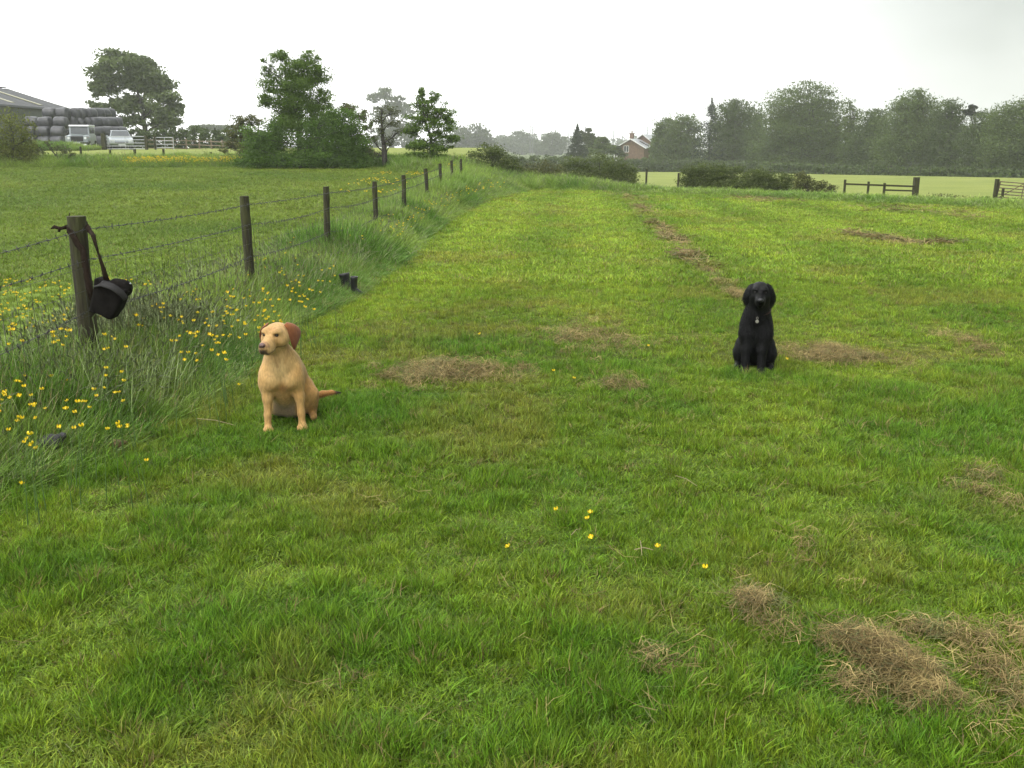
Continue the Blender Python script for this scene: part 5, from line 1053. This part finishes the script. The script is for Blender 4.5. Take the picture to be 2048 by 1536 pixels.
# ------------------------------------------------------------------ farm
def build_farm():
    RF = mat("fibre_cement_roof", (.06, .063, .067), .8, var=.2, scale=1.5); WL = mat("grey_cladding", (.12, .13, .13), .8, var=.15, scale=2, stretch=(6, 6, .3)); SKY = mat("rooflight_sheet", (.33, .32, .19), .5, var=.15, scale=3); CR = mat("concrete_panel", (.25, .25, .24), .9)
    b = thing("farm_barn", "long grey farm barn with shallow pitched roof and pale rooflights", "barn", (-48, 100, gz(-48, 112))); o = b.location
    xe, xr = -48.5, -55.8; y0, y1 = 74, 113; ze, zr = P(185, 222, 113).z, P(57, 178, 113).z
    def pv(x, y, z): return Vector((x, y, z)) - o
    m = MB(); zb = gz(-48, 100) - .5; th = .12
    w_ = xr * 2 - xe
    m.add([pv(xe + .3, y0, zb), pv(xe + .3, y1 - .3, zb), pv(xe + .3, y1 - .3, ze + .02), pv(xe + .3, y0, ze + .02), pv(w_ - .3, y0, zb), pv(w_ - .3, y1 - .3, zb), pv(w_ - .3, y1 - .3, ze + .02), pv(w_ - .3, y0, ze + .02), pv(xr, y0, zr - .1), pv(xr, y1 - .3, zr - .1)],
          [(0, 1, 2, 3), (4, 7, 6, 5), (1, 5, 6, 9, 2), (0, 3, 8, 7, 4)]); m.build("wall", WL, b)
    # corrugated roof, one sheet a side
    for s, xa in ((1, xe - .0), (-1, w_)):
        m = MB(); n = 90; vs = []; fs = []
        sx = xa + (.35 if s > 0 else -.35)
        for i in range(n + 1):
            y = y0 - .4 + (y1 + .4 - y0) * i / n; dz = .035 * math.sin(i * math.pi / 1.0 * .5) * (1 if i % 2 else -1)
            vs += [pv(sx, y, ze - .10 + dz), pv(xr, y, zr + dz), pv(sx, y, ze - .22 + dz), pv(xr, y, zr - .12 + dz)]
        for i in range(n): k = 4 * i; fs += [(k, k + 1, k + 5, k + 4), (k + 2, k + 6, k + 7, k + 3), (k, k + 4, k + 6, k + 2)]
        fs += [(0, 2, 3, 1), (4 * n, 4 * n + 1, 4 * n + 3, 4 * n + 2)]; m.add(vs, fs); r = m.build("roof", RF, b)
        if s > 0:
            for yy in (80, 86.5, 93.5, 100.5, 106.5):
                k = MB(); f0, f1 = .18, .86; sl = (zr - ze + .1)
                vs = []
                for f, y in ((f0, yy), (f0, yy + .62), (f1, yy + .62), (f1, yy)): vs.append(pv(sx + (xr - sx) * f, y, ze - .1 + (zr - ze + .1) * f + .07))
                vs += [v - Vector((0, 0, .06)) for v in vs]; k.add(vs, [(0, 1, 2, 3), (0, 4, 5, 1), (1, 5, 6, 2), (2, 6, 7, 3), (3, 7, 4, 0)]); k.build("rooflight", SKY, r)
    # ridge caps
    m = MB()
    for i in range(38): m.box(pv(xr, y0 + .5 + i, zr + .06 + (.02 if i % 2 else 0)), (.5, .92, .10))
    m.build("ridge_cap", RF, b); m = MB(); m.tube([pv(xe + .42, y0, ze - .16), pv(xe + .42, y1, ze - .16)], .08, 8); m.build("gutter", RF, b)

    # bales
    BW = mat("black_bale_wrap", (.028, .029, .034), .42, var=.35, scale=3, bump=.5, c2=(.055, .056, .065)); ordn = ["first", "second", "third", "fourth", "fifth", "sixth", "seventh", "eighth", "ninth", "tenth", "eleventh", "twelfth"]
    protos = []
    for s in range(5):
        rg = np.random.default_rng(s + 200); n = 28; prof = [(-.60, .0), (-.60, .30), (-.57, .50), (-.50, .575), (-.30, .60), (0, .605), (.30, .60), (.50, .575), (.57, .50), (.60, .30), (.60, .0)]
        vs = []; fs = []
        for i, (x, r) in enumerate(prof):
            for k in range(n):
                a = 2 * math.pi * k / n; rr = r * (1 + .03 * math.sin(a * 3 + s) + rg.normal(0, .008)); z = math.sin(a) * rr; z = max(z, -.54) if z < 0 else z; vs.append((x + rg.normal(0, .012), math.cos(a) * rr * 1.04, z + .54))
        for i in range(len(prof) - 1):
            for k in range(n): fs.append((i * n + k, i * n + (k + 1) % n, (i + 1) * n + (k + 1) % n, (i + 1) * n + k))
        m = MB(); m.add(vs, fs); ob = m.build("bale", BW, None, True); COL.objects.unlink(ob); protos.append(ob)
    D0 = 100
    rows = [  # (row name, v of the row's middle, [(u, D, yaw)])
        ("topmost row", 228, [(101, 98, 0), (126, 98.2, 0), (152, 99.5, 1.35), (165, 100, 1.3), (180, 100.5, 1.25), (195, 103, .9), (207, 104, .9), (217, 105, .8)]),
        ("upper middle row", 246, [(64, 95, .2), (92, 95, 0), (122, 95, 0), (146, 99, 1.4), (160, 99.5, 1.4), (176, 100, 1.4), (192, 100, 1.0), (204, 100.5, .5), (222, 101, .8), (232, 103, .5)]),
        ("lower middle row", 265, [(60, 94, 0), (88, 94, 0), (116, 94, 0), (135, 96.5, .3), (196, 98.5, .7), (212, 99, .5), (226, 100, .4), (240, 101, .6)]),
        ("bottom row", 285, [(64, 93.5, 0), (90, 93.5, 0), (116, 93.5, 0), (196, 97.5, .5), (212, 98, .4), (228, 99, .3), (244, 100, .2)])]
    rgp = random.Random(3)
    for rn, v, L_ in rows:
        for i, (u, D, yaw) in enumerate(L_):
            p = P(u, v, D); ob = protos[rgp.randrange(5)].copy(); ob.name = "wrapped_bale"; COL.objects.link(ob); ob.location = (p.x, p.y, p.z - .56); ob.rotation_euler = (rgp.uniform(-.06, .06), rgp.uniform(-.08, .08), yaw + rgp.uniform(-.1, .1))
            tag(ob, f"black wrapped round bale, {ordn[i]} from the barn side in the {rn}", "bale", "black wrapped bales stacked in front of the barn")
    # earth pad under the bales so the lowest rest on something: filled by a third hidden course is not needed, the bank hides it
    # vehicles
    WH = mat("pale_silver_paint", (.30, .335, .35), .35, .3, var=.06); WT = mat("white_paint", (.62, .64, .64), .35, var=.05); GL = mat("window_glass", (.035, .045, .05), .12, var=.2, scale=2, spec=.8); BK = mat("black_plastic", (.02, .02, .022), .6); TY = mat("tyre_rubber", (.02, .02, .02), .85); RM = mat("wheel_steel", (.4, .4, .4), .4, .5); LM = mat("headlamp_glass", (.75, .77, .78), .15, var=.05); OR = mat("indicator_lens", (.5, .16, .02), .3)
    def wheel(root, x, y, r, w_):
        m = MB(); m.tube([(x - w_ / 2, y, r), (x + w_ / 2, y, r)], r, 24); wo = m.build("wheel", TY, root, False, .02); m = MB(); m.tube([(x - w_ / 2 - .012, y, r), (x + w_ / 2 + .012, y, r)], r * .55, 18); m.build("rim", RM, wo)
    g = P(166, 304, 82.5); g.z = gz(g.x, g.y) - .04
    t = thing("off_road_car", "boxy pale off-road car with round headlamps parked before the bales", "car", g, math.radians(13))
    m = MB(); m.prism([(-1.95, .55), (-1.95, 1.12), (-1.0, 1.20), (-.85, 1.22), (1.95, 1.22), (1.95, .5), (-1.2, .45)], -.80, .80); m.build("body", WH, t, False, .03)
    m = MB(); [m.box((s * .80, -1.35, .88), (.24, 1.0, .42)) for s in (-1, 1)]; m.build("wing", WH, t, False, .05)
    m = MB(); m.prism([(-.85, 1.22), (-.62, 1.86), (1.92, 1.90), (1.92, 1.22)], -.74, .74); m.build("cab", WH, t, False, .03)
    m = MB(); m.prism([(-.78, 1.86), (-.70, 1.98), (1.95, 2.02), (1.95, 1.88)], -.77, .77); m.build("roof", WT, t, False, .03)
    m = MB(); m.add([(-.66, -.88, 1.27), (.66, -.88, 1.27), (.64, -.67, 1.83), (-.64, -.67, 1.83), (-.66, -.86, 1.27), (.66, -.86, 1.27), (.64, -.65, 1.83), (-.64, -.65, 1.83)], [(0, 1, 2, 3), (4, 7, 6, 5), (0, 4, 5, 1), (1, 5, 6, 2), (2, 6, 7, 3), (3, 7, 4, 0)]); m.build("windscreen", GL, t)
    for s in (-1, 1):
        for y0_, y1_ in ((-.50, .35), (.5, 1.7)): m = MB(); m.box((s * .745, (y0_ + y1_) / 2, 1.56), (.02, y1_ - y0_, .46)); m.build("side_window", GL, t)
        m = MB(); m.tube([(s * .62, -1.99, .93), (s * .62, -1.94, .93)], .10, 18); m.build("headlight", LM, t); m = MB(); m.tube([(s * .80, -1.90, 1.0), (s * .80, -1.84, 1.0)], .04, 10); m.build("indicator", OR, t)
        m = MB(); m.box((s * .98, -.55, 1.42), (.16, .06, .22)); m.tube([(s * .80, -.55, 1.3), (s * .98, -.55, 1.4)], .012, 6); m.build("wing_mirror", BK, t)
        for y in (-1.35, 1.3): wheel(t, s * .76, y, .38, .22)
    m = MB(); m.box((0, -1.965, .88), (.92, .05, .40)); m.build("grille", BK, t); m = MB(); m.box((0, -2.1, .55), (1.66, .16, .16)); m.build("bumper", BK, t, False, .02); m = MB(); m.tube([(0, -1.55, 1.30), (.3, -1.5, 1.32)], .09, 12) if False else m.box((0, -1.45, 1.19), (.9, .8, .05)); m.build("bonnet", WH, t, False, .02)
    m = MB(); m.box((0, -2.19, .55), (.5, .012, .11)); m.build("number_plate", WT, t)
    g = P(242, 301, 81.5); g.z = gz(g.x, g.y) - .02
    t = thing("parked_car", "rounded silver car parked behind the metal farm gate", "car", g, math.radians(24))
    m = MB(); m.prism([(-2.1, .35), (-2.2, .62), (-2.05, .80), (-1.15, .98), (1.95, 1.02), (2.05, .6), (2.0, .35)], -.90, .90); m.build("body", WH, t, True if False else False, .09, 3)
    m = MB(); vs = []
    for (y, z, x) in ((-1.15, .97, .80), (-.45, 1.52, .62), (1.0, 1.55, .62), (1.75, 1.0, .78)): vs += [(-x, y, z), (x, y, z)]
    m.add(vs, [(0, 1, 3, 2), (2, 3, 5, 4), (4, 5, 7, 6), (0, 2, 4, 6), (1, 7, 5, 3), (0, 6, 7, 1)]); m.build("cab", WH, t, False, .05)
    m = MB(); m.add([(-.73, -1.115, 1.02), (.73, -1.115, 1.02), (.58, -.53, 1.49), (-.58, -.53, 1.49), (-.73, -1.09, 1.0), (.73, -1.09, 1.0), (.58, -.50, 1.47), (-.58, -.50, 1.47)], [(0, 1, 2, 3), (0, 4, 5, 1), (1, 5, 6, 2), (2, 6, 7, 3), (3, 7, 4, 0)]); m.build("windscreen", GL, t)
    for s in (-1, 1):
        m = MB(); m.add([(s * .795, -.85, 1.05), (s * .795, 1.4, 1.05), (s * .665, .95, 1.47), (s * .665, -.42, 1.47)], [(0, 1, 2, 3)]); m.build("side_window", GL, t)
        m = MB(); m.box((s * .66, -2.12, .68), (.34, .10, .15)); m.build("headlight", LM, t, False, .03); m = MB(); m.box((s * .99, -.75, 1.05), (.18, .10, .13)); m.build("wing_mirror", WH, t, False, .03)
        for y in (-1.35, 1.3): wheel(t, s * .80, y, .33, .2)
    m = MB(); m.box((0, -2.19, .56), (1.0, .03, .12)); m.build("grille", BK, t); m = MB(); m.box((0, -2.215, .40), (.5, .012, .11)); m.build("number_plate", WT, t)
    # gates and rail fence of the yard
    def gate(label, ua, ub, vt, D, h, nb, name="metal_gate"):
        a, c = P(ua, vt, D), P(ub, vt, D); z0 = a.z - h; root = thing(name, label, "gate", (a.x, a.y, z0)); wd = c.x - a.x
        m = MB(); [m.tube([(x, 0, .0), (x, 0, h)], .03, 8) for x in (0, wd)]; m.tube([(wd / 2, 0, 0.05), (wd / 2, 0, h)], .022, 6); m.build("gate_frame", STEEL, root)
        for i in range(nb): z = h * (i / (nb - 1)) ** 1.15 if nb > 5 else h * i / (nb - 1); m = MB(); m.tube([(0, 0, max(.03, z)), (wd, 0, max(.03, z))], .024, 8); m.build("bar", STEEL, root)
    def post(name, label, u, vt, D, wd, grp, h=1.25, m_=WOOD, lean=0):
        a = P(u, vt, D); m = MB(); m.box((0, 0, 0), (wd, wd, h + .3), taper=.97); o = m.build(name, m_, None, False, .012); o.location = (a.x, a.y, a.z - (h + .3) / 2); o.rotation_euler = (0, lean, 0); tag(o, label, "post", grp); return o
    gate("wide galvanised seven bar gate in front of the silver car", 209, 290, 273, 79, 1.12, 6); gate("small galvanised gate standing on its own past the wide one", 311, 346, 275, 80, 1.05, 5)
    post("gate_post", "thick timber gatepost hanging the wide gate on the bale side", 206, 267, 78.8, .30, "yard gateposts"); post("gate_post", "timber gatepost where the wide gate shuts", 291, 270, 79, .20, "yard gateposts"); post("gate_post", "timber gatepost hanging the small lone gate", 309, 271, 80, .16, "yard gateposts")
    RW = mat("pale_rail_wood", (.20, .16, .11), .9, var=.3); f = thing("rail_fence", "low two rail wooden fence running behind the yard gates", "fence", P(300, 290, 88)); o = f.location
    xs = [(293, 86), (345, 87), (372, 88), (398, 88), (422, 87), (444, 86), (470, 85)]
    for i, (u, D) in enumerate(xs): p = P(u, 277 + i * .8, D) - o; m = MB(); m.box((p.x, p.y, p.z - .5), (.11, .11, 1.1)); m.build("fence_post", RW, f)
    for dz in (-.12, -.45, -.8):
        m = MB()
        for (a, b_), i in zip(zip(xs[:-1], xs[1:]), range(9)):
            p0 = P(a[0], 277 + i * .8, a[1]) - o; p1 = P(b_[0], 277 + (i + 1) * .8, b_[1]) - o; p0.y -= .07; p1.y -= .07; p0.z += dz; p1.z += dz; m.tube([p0, p1], .045, 4)
        m.build("rail", RW, f)
    # posts of the ditch fence
    for i, (u, v, la) in enumerate([(160, 293, "leaning old fence post below the boxy car"), (221, 300, "short fence post below the silver car"), (268, 298, "thickest fence post of the ditch row, below the wide gate"), (327, 298, "fence post of the ditch row below the small lone gate"), (422, 304, "last fence post of the ditch row before the thorny shrub"), (48, 300, "fence post half hidden by the yellowish corner bush")]):
        p = P(u, v, 50); m = MB(); h = p.z - gz(p.x, 50) + .2; m.tube([(0, 0, -h), (random.Random(i).uniform(-.03, .03), 0, 0)], [.055 if i != 2 else .07] * 2, 10); o = m.build("ditch_post", WOOD, None, False, .005); o.location = p; tag(o, la, "post", "old fence posts along the ditch")

def build_right():
    # rail fence at the end of the bank
    D = 38.5; f = thing("rail_fence", "low timber rail fence ending at a big square gatepost on the bank", "fence", P(1760, 380, D)); o = f.location
    for u, v, wd in ((1690.5, 359, .075), (1737.5, 363, .075), (1769.5, 366, .08), (1833.5, 354.5, .185)):
        p = P(u, v, D) - o; m = MB(); h = 1.4; m.box((p.x, p.y, p.z - h / 2), (wd, wd, h), .1); m.build("fence_post" if wd < .1 else "gate_post", WOOD, f, False, .008)
    for (u0, v0, u1, v1, r) in ((1692, 368, 1832, 373, .035), (1768, 380, 1832, 382, .03)):
        p0 = P(u0, v0, D - .06) - o; p1 = P(u1, v1, D - .06) - o; m = MB(); mid = (p0 + p1) / 2; d = p1 - p0; m.box(mid, (d.length, .035, r * 2), M=d.to_track_quat('X', 'Z').to_matrix()); m.build("rail", WOOD, f, False, .004)
    D = 33; t = thing("metal_gate", "rusty metal gate leaning open at the end of the rough bank", "gate", P(1998, 395, D)); o = t.location; RS = mat("rusty_paint", (.10, .10, .075), .7, var=.5, scale=10, c2=(.16, .10, .06))
    p = P(1995, 358, D) - o; q = P(1989, 400, D) - o; m = MB(); m.tube([q, p], .075, 10); m.build("gate_post", WOOD, t, False, .006)
    A, B = P(2001, 363, D) - o, P(1993, 394, D) - o; C, E = P(2110, 372, D - 1.5) - o, P(2105, 402, D - 1.5) - o
    m = MB(); m.tube([A, B], .022, 8); m.tube([C, E], .022, 8); k = A.lerp(C, .45); k2 = B.lerp(E, .45); m.tube([k, k2], .016, 6); m.build("gate_frame", RS, t)
    for i in range(6): f_ = i / 5; m = MB(); m.tube([A.lerp(B, f_), C.lerp(E, f_)], .016, 7); m.build("bar", RS, t)
    m = MB(); m.tube([B.lerp(E, .05), A.lerp(C, .45)], .014, 6); m.build("brace", RS, t)
    for i, (u, v, la) in enumerate([(2006, 377, "short wooden stake in front of the leaning metal gate"), (1293, 338, "lone short post in the gap between the two bank hedges"), (1357, 346, "low dark post at the near end of the dark even hedge")]):
        D = (32.5, 44, 42)[i]; p = P(u, v, D); m = MB(); h = 1.2; m.tube([(0, 0, -h), (.01, 0, 0)], [.05, .045], 9); o = m.build("wooden_stake", WOOD, None, False, .004); o.location = p; tag(o, la, "post", "single posts on the far bank")

def build_house():
    BR = mat("red_brown_brick", (.15, .095, .065), .9, var=.25, scale=3); WR = mat("white_render", (.62, .62, .60), .85, var=.08); SL = mat("wet_slate", (.33, .34, .36), .3, var=.1, scale=2); DG = mat("dark_glazing", (.04, .045, .05), .2); WB = mat("white_board", (.7, .7, .68), .6)
    D = 200; s = D / F; c = P(1264, 312, D); c.z = gz(c.x, c.y) ; t = thing("brick_house", "two storey brick house with wet pale roof and two chimneys in the mist", "house", c, math.radians(-30)); o = c
    def rel(u, v): p = P(u, v, D) - o; return p.x, p.z
    xl, ze = rel(1233, 294); xr, _ = rel(1290, 295); xp, zp = rel(1262, 279); _, zt = rel(1272, 269.5)
    # front wing
    m = MB(); poly = [(xl, 0 - 1), (xr, -1), (xr, ze), (xp, zp), (xl, ze)]
    vs = [(x, 0, z) for x, z in poly] + [(x, 4, z) for x, z in poly]; m.add(vs, [(4, 3, 2, 1, 0), (5, 6, 7, 8, 9), (0, 1, 6, 5), (1, 2, 7, 6), (2, 3, 8, 7), (3, 4, 9, 8), (4, 0, 5, 9)]); m.build("wall", BR, t)
    def slope(name, p0, p1, ya, yb, th=.16):
        m = MB(); n = Vector((-(p1[1] - p0[1]), 0, p1[0] - p0[0])).normalized(); n = n if n.z > 0 else -n; a, b = Vector((p0[0], 0, p0[1])) + n * .02, Vector((p1[0], 0, p1[1])) + n * .02; k = n * th
        vs = [a + Vector((0, ya, 0)), b + Vector((0, ya, 0)), b + Vector((0, yb, 0)), a + Vector((0, yb, 0))]; vs += [v + k for v in vs]; m.add(vs, [(0, 1, 2, 3), (4, 7, 6, 5), (0, 4, 5, 1), (1, 5, 6, 2), (2, 6, 7, 3), (3, 7, 4, 0)]); return m.build(name, SL, t), n
    slope("roof", (xl - .3, ze - .12), (xp, zp), -.35, 4); r, n = slope("roof", (xr + .6, ze - .3), (xp, zp), -.35, 4)
    # taller back wing
    xl2, xr2, xp2 = xl + .2, xr + 1.3, xp + .9; ze2 = ze + .1; m = MB(); poly = [(xl2, -1), (xr2, -1), (xr2, ze2), (xp2, zt), (xl2, ze2)]
    vs = [(x, 4.01, z) for x, z in poly] + [(x, 13, z) for x, z in poly]; m.add(vs, [(4, 3, 2, 1, 0), (5, 6, 7, 8, 9), (0, 1, 6, 5), (1, 2, 7, 6), (2, 3, 8, 7), (3, 4, 9, 8), (4, 0, 5, 9)]); m.build("wall", BR, t)
    slope("roof", (xl2 - .3, ze2 - .12), (xp2, zt), 3.75, 13.3); r2, n2 = slope("roof", (xr2 + .4, ze2 - .3), (xp2, zt), 3.75, 13.3)
    for f in (.35, .6): m = MB(); p = Vector((xr + .6, 0, ze - .3)).lerp(Vector((xp, 0, zp)), f) + n * .2; m.box((p.x, 2.0, p.z), (1.0, .8, .06), M=Matrix.Rotation(math.atan2(zp - ze, xr - xp + .6), 3, 'Y')); m.build("rooflight", DG, r)
    # bargeboards, window, band, lean-to
    for a, b in (((xl - .3, ze - .1), (xp, zp + .12)), ((xp, zp + .12), (xr + .6, ze - .28))): m = MB(); m.tube([(a[0], -.40, a[1]), (b[0], -.40, b[1])], .11, 4); m.build("bargeboard", WB, t)
    for a, b in (((xl2 - .3, ze2 - .1), (xp2, zt + .12)), ((xp2, zt + .12), (xr2 + .4, ze2 - .28))): m = MB(); m.tube([(a[0], 3.65, a[1]), (b[0], 3.65, b[1])], .11, 4); m.build("bargeboard", WB, t)
    wx, wz = rel(1252, 298); m = MB(); m.box((wx, -.03, wz), (1.05, .1, 1.15)); w_ = m.build("window", DG, t); m = MB(); [m.box((wx + dx, -.09, wz), (.06, .05, 1.2)) for dx in (-.52, 0, .52)]; m.box((wx, -.10, wz + .6), (1.1, .05, .07)); m.box((wx, -.10, wz - .6), (1.1, .08, .07)); m.build("frame", WB, w_)
    m = MB(); m.box(((xl + xr) / 2, -.06, ze - 3.0), (xr - xl - .3, .1, 1.0)); m.build("dark_plinth", mat("dark_band", (.10, .09, .09), .8), t)
    m = MB(); x0 = xl - 1.6; vs = [(x0, .6, -1), (xl, .6, -1), (xl, .6, ze - .5), (x0, .6, ze - 2.2), (x0, 7, -1), (xl, 7, -1), (xl, 7, ze - .5), (x0, 7, ze - 2.2)]; m.add(vs, [(0, 1, 2, 3), (4, 7, 6, 5), (0, 3, 7, 4), (3, 2, 6, 7), (0, 4, 5, 1)]); m.build("lean_to", WR, t)
    for (u, v, y, la) in ((1257, 268, 1.6, ""), (1283, 266, 9, "")):
        x, z = rel(u, v); m = MB(); m.box((x, y, z - .9), (.75, .6, 2.0)); m.box((x, y, z + .12), (.9, .75, .18)); ch = m.build("chimney", BR, t); m = MB(); [m.tube([(x + dx, y, z + .2), (x + dx, y, z + .65)], .13, 8) for dx in ((0,) if u < 1270 else (-.15, .15))]; m.build("chimney_pot", BR, ch)

def build_lamps():
    PM = mat("lamp_column_grey", (.10, .105, .105), .6, .2)
    for u, v, D, la in [(959, 247, 550, "misty street lamp over the broad misty tree, nearer the fence end"), (971, 251, 560, "misty street lamp just past the first one over the broad tree"), (1060.5, 250.5, 540, "taller looking lamp of the twin pair, on the fence side"), (1065, 250.5, 540, "twin street lamp of the pair, on the house side"), (1137.5, 261, 550, "short misty street lamp just before the lone conifer"), (1171, 253, 520, "misty street lamp just past the lone conifer"), (1227, 261.5, 520, "misty street lamp in open sky before the house"), (1295, 253, 520, "misty street lamp beyond the house roof")]:
        p = P(u, v, D); z0 = gz(p.x, p.y); h = p.z - z0; root = thing("street_lamp", la, "street lamp", (p.x, p.y, z0), 0, "street lamps on the misty skyline"); m = MB(); m.tube([(0, 0, 0), (0, 0, h)], [.24, .17], 8); m.build("pole", PM, root)
        m = MB(); m.tube([(0, 0, h - .05), (-1.3, 0, h + .1)], .06, 6); a = m.build("arm", PM, root); m = MB(); m.box((-1.5, 0, h + .08), (.8, .3, .16)); m.build("lamp_head", PM, root, False, .03)

if want('dogs'):
    b1 = G(571, 868); DOGS.append((b1.x, b1.y + .16, .2)); b2 = G(1512, 748); DOGS.append((b2.x, b2.y + .16, .2))
    build_labrador(); build_black_dog()
if want('fence'): build_fence(); build_bag(); build_boots(); build_small()
if want('flowers'): build_flowers()
if want('trees'): build_trees()
if want('farm'): build_farm(); build_right(); build_house(); build_lamps()
if want('grass'): build_grass()

# ------------------------------------------------------------------ rain mist
def build_haze():
    m, t = nodes_of("rain_haze"); t.nodes.clear(); o = t.nodes.new("ShaderNodeOutputMaterial"); v = t.nodes.new("ShaderNodeVolumePrincipled")
    v.inputs["Color"].default_value = (.96, .98, .97, 1); v.inputs["Density"].default_value = .0006; v.inputs["Anisotropy"].default_value = 0.2; t.links.new(v.outputs[0], o.inputs["Volume"])
    b = MB(); b.box((0, 400, 16), (1500, 960, 44)); h = b.build("haze", m); tag(h, kind="stuff"); m.cycles.homogeneous_volume = True if hasattr(m, 'cycles') and hasattr(m.cycles, 'homogeneous_volume') else False
if want('haze'): build_haze()
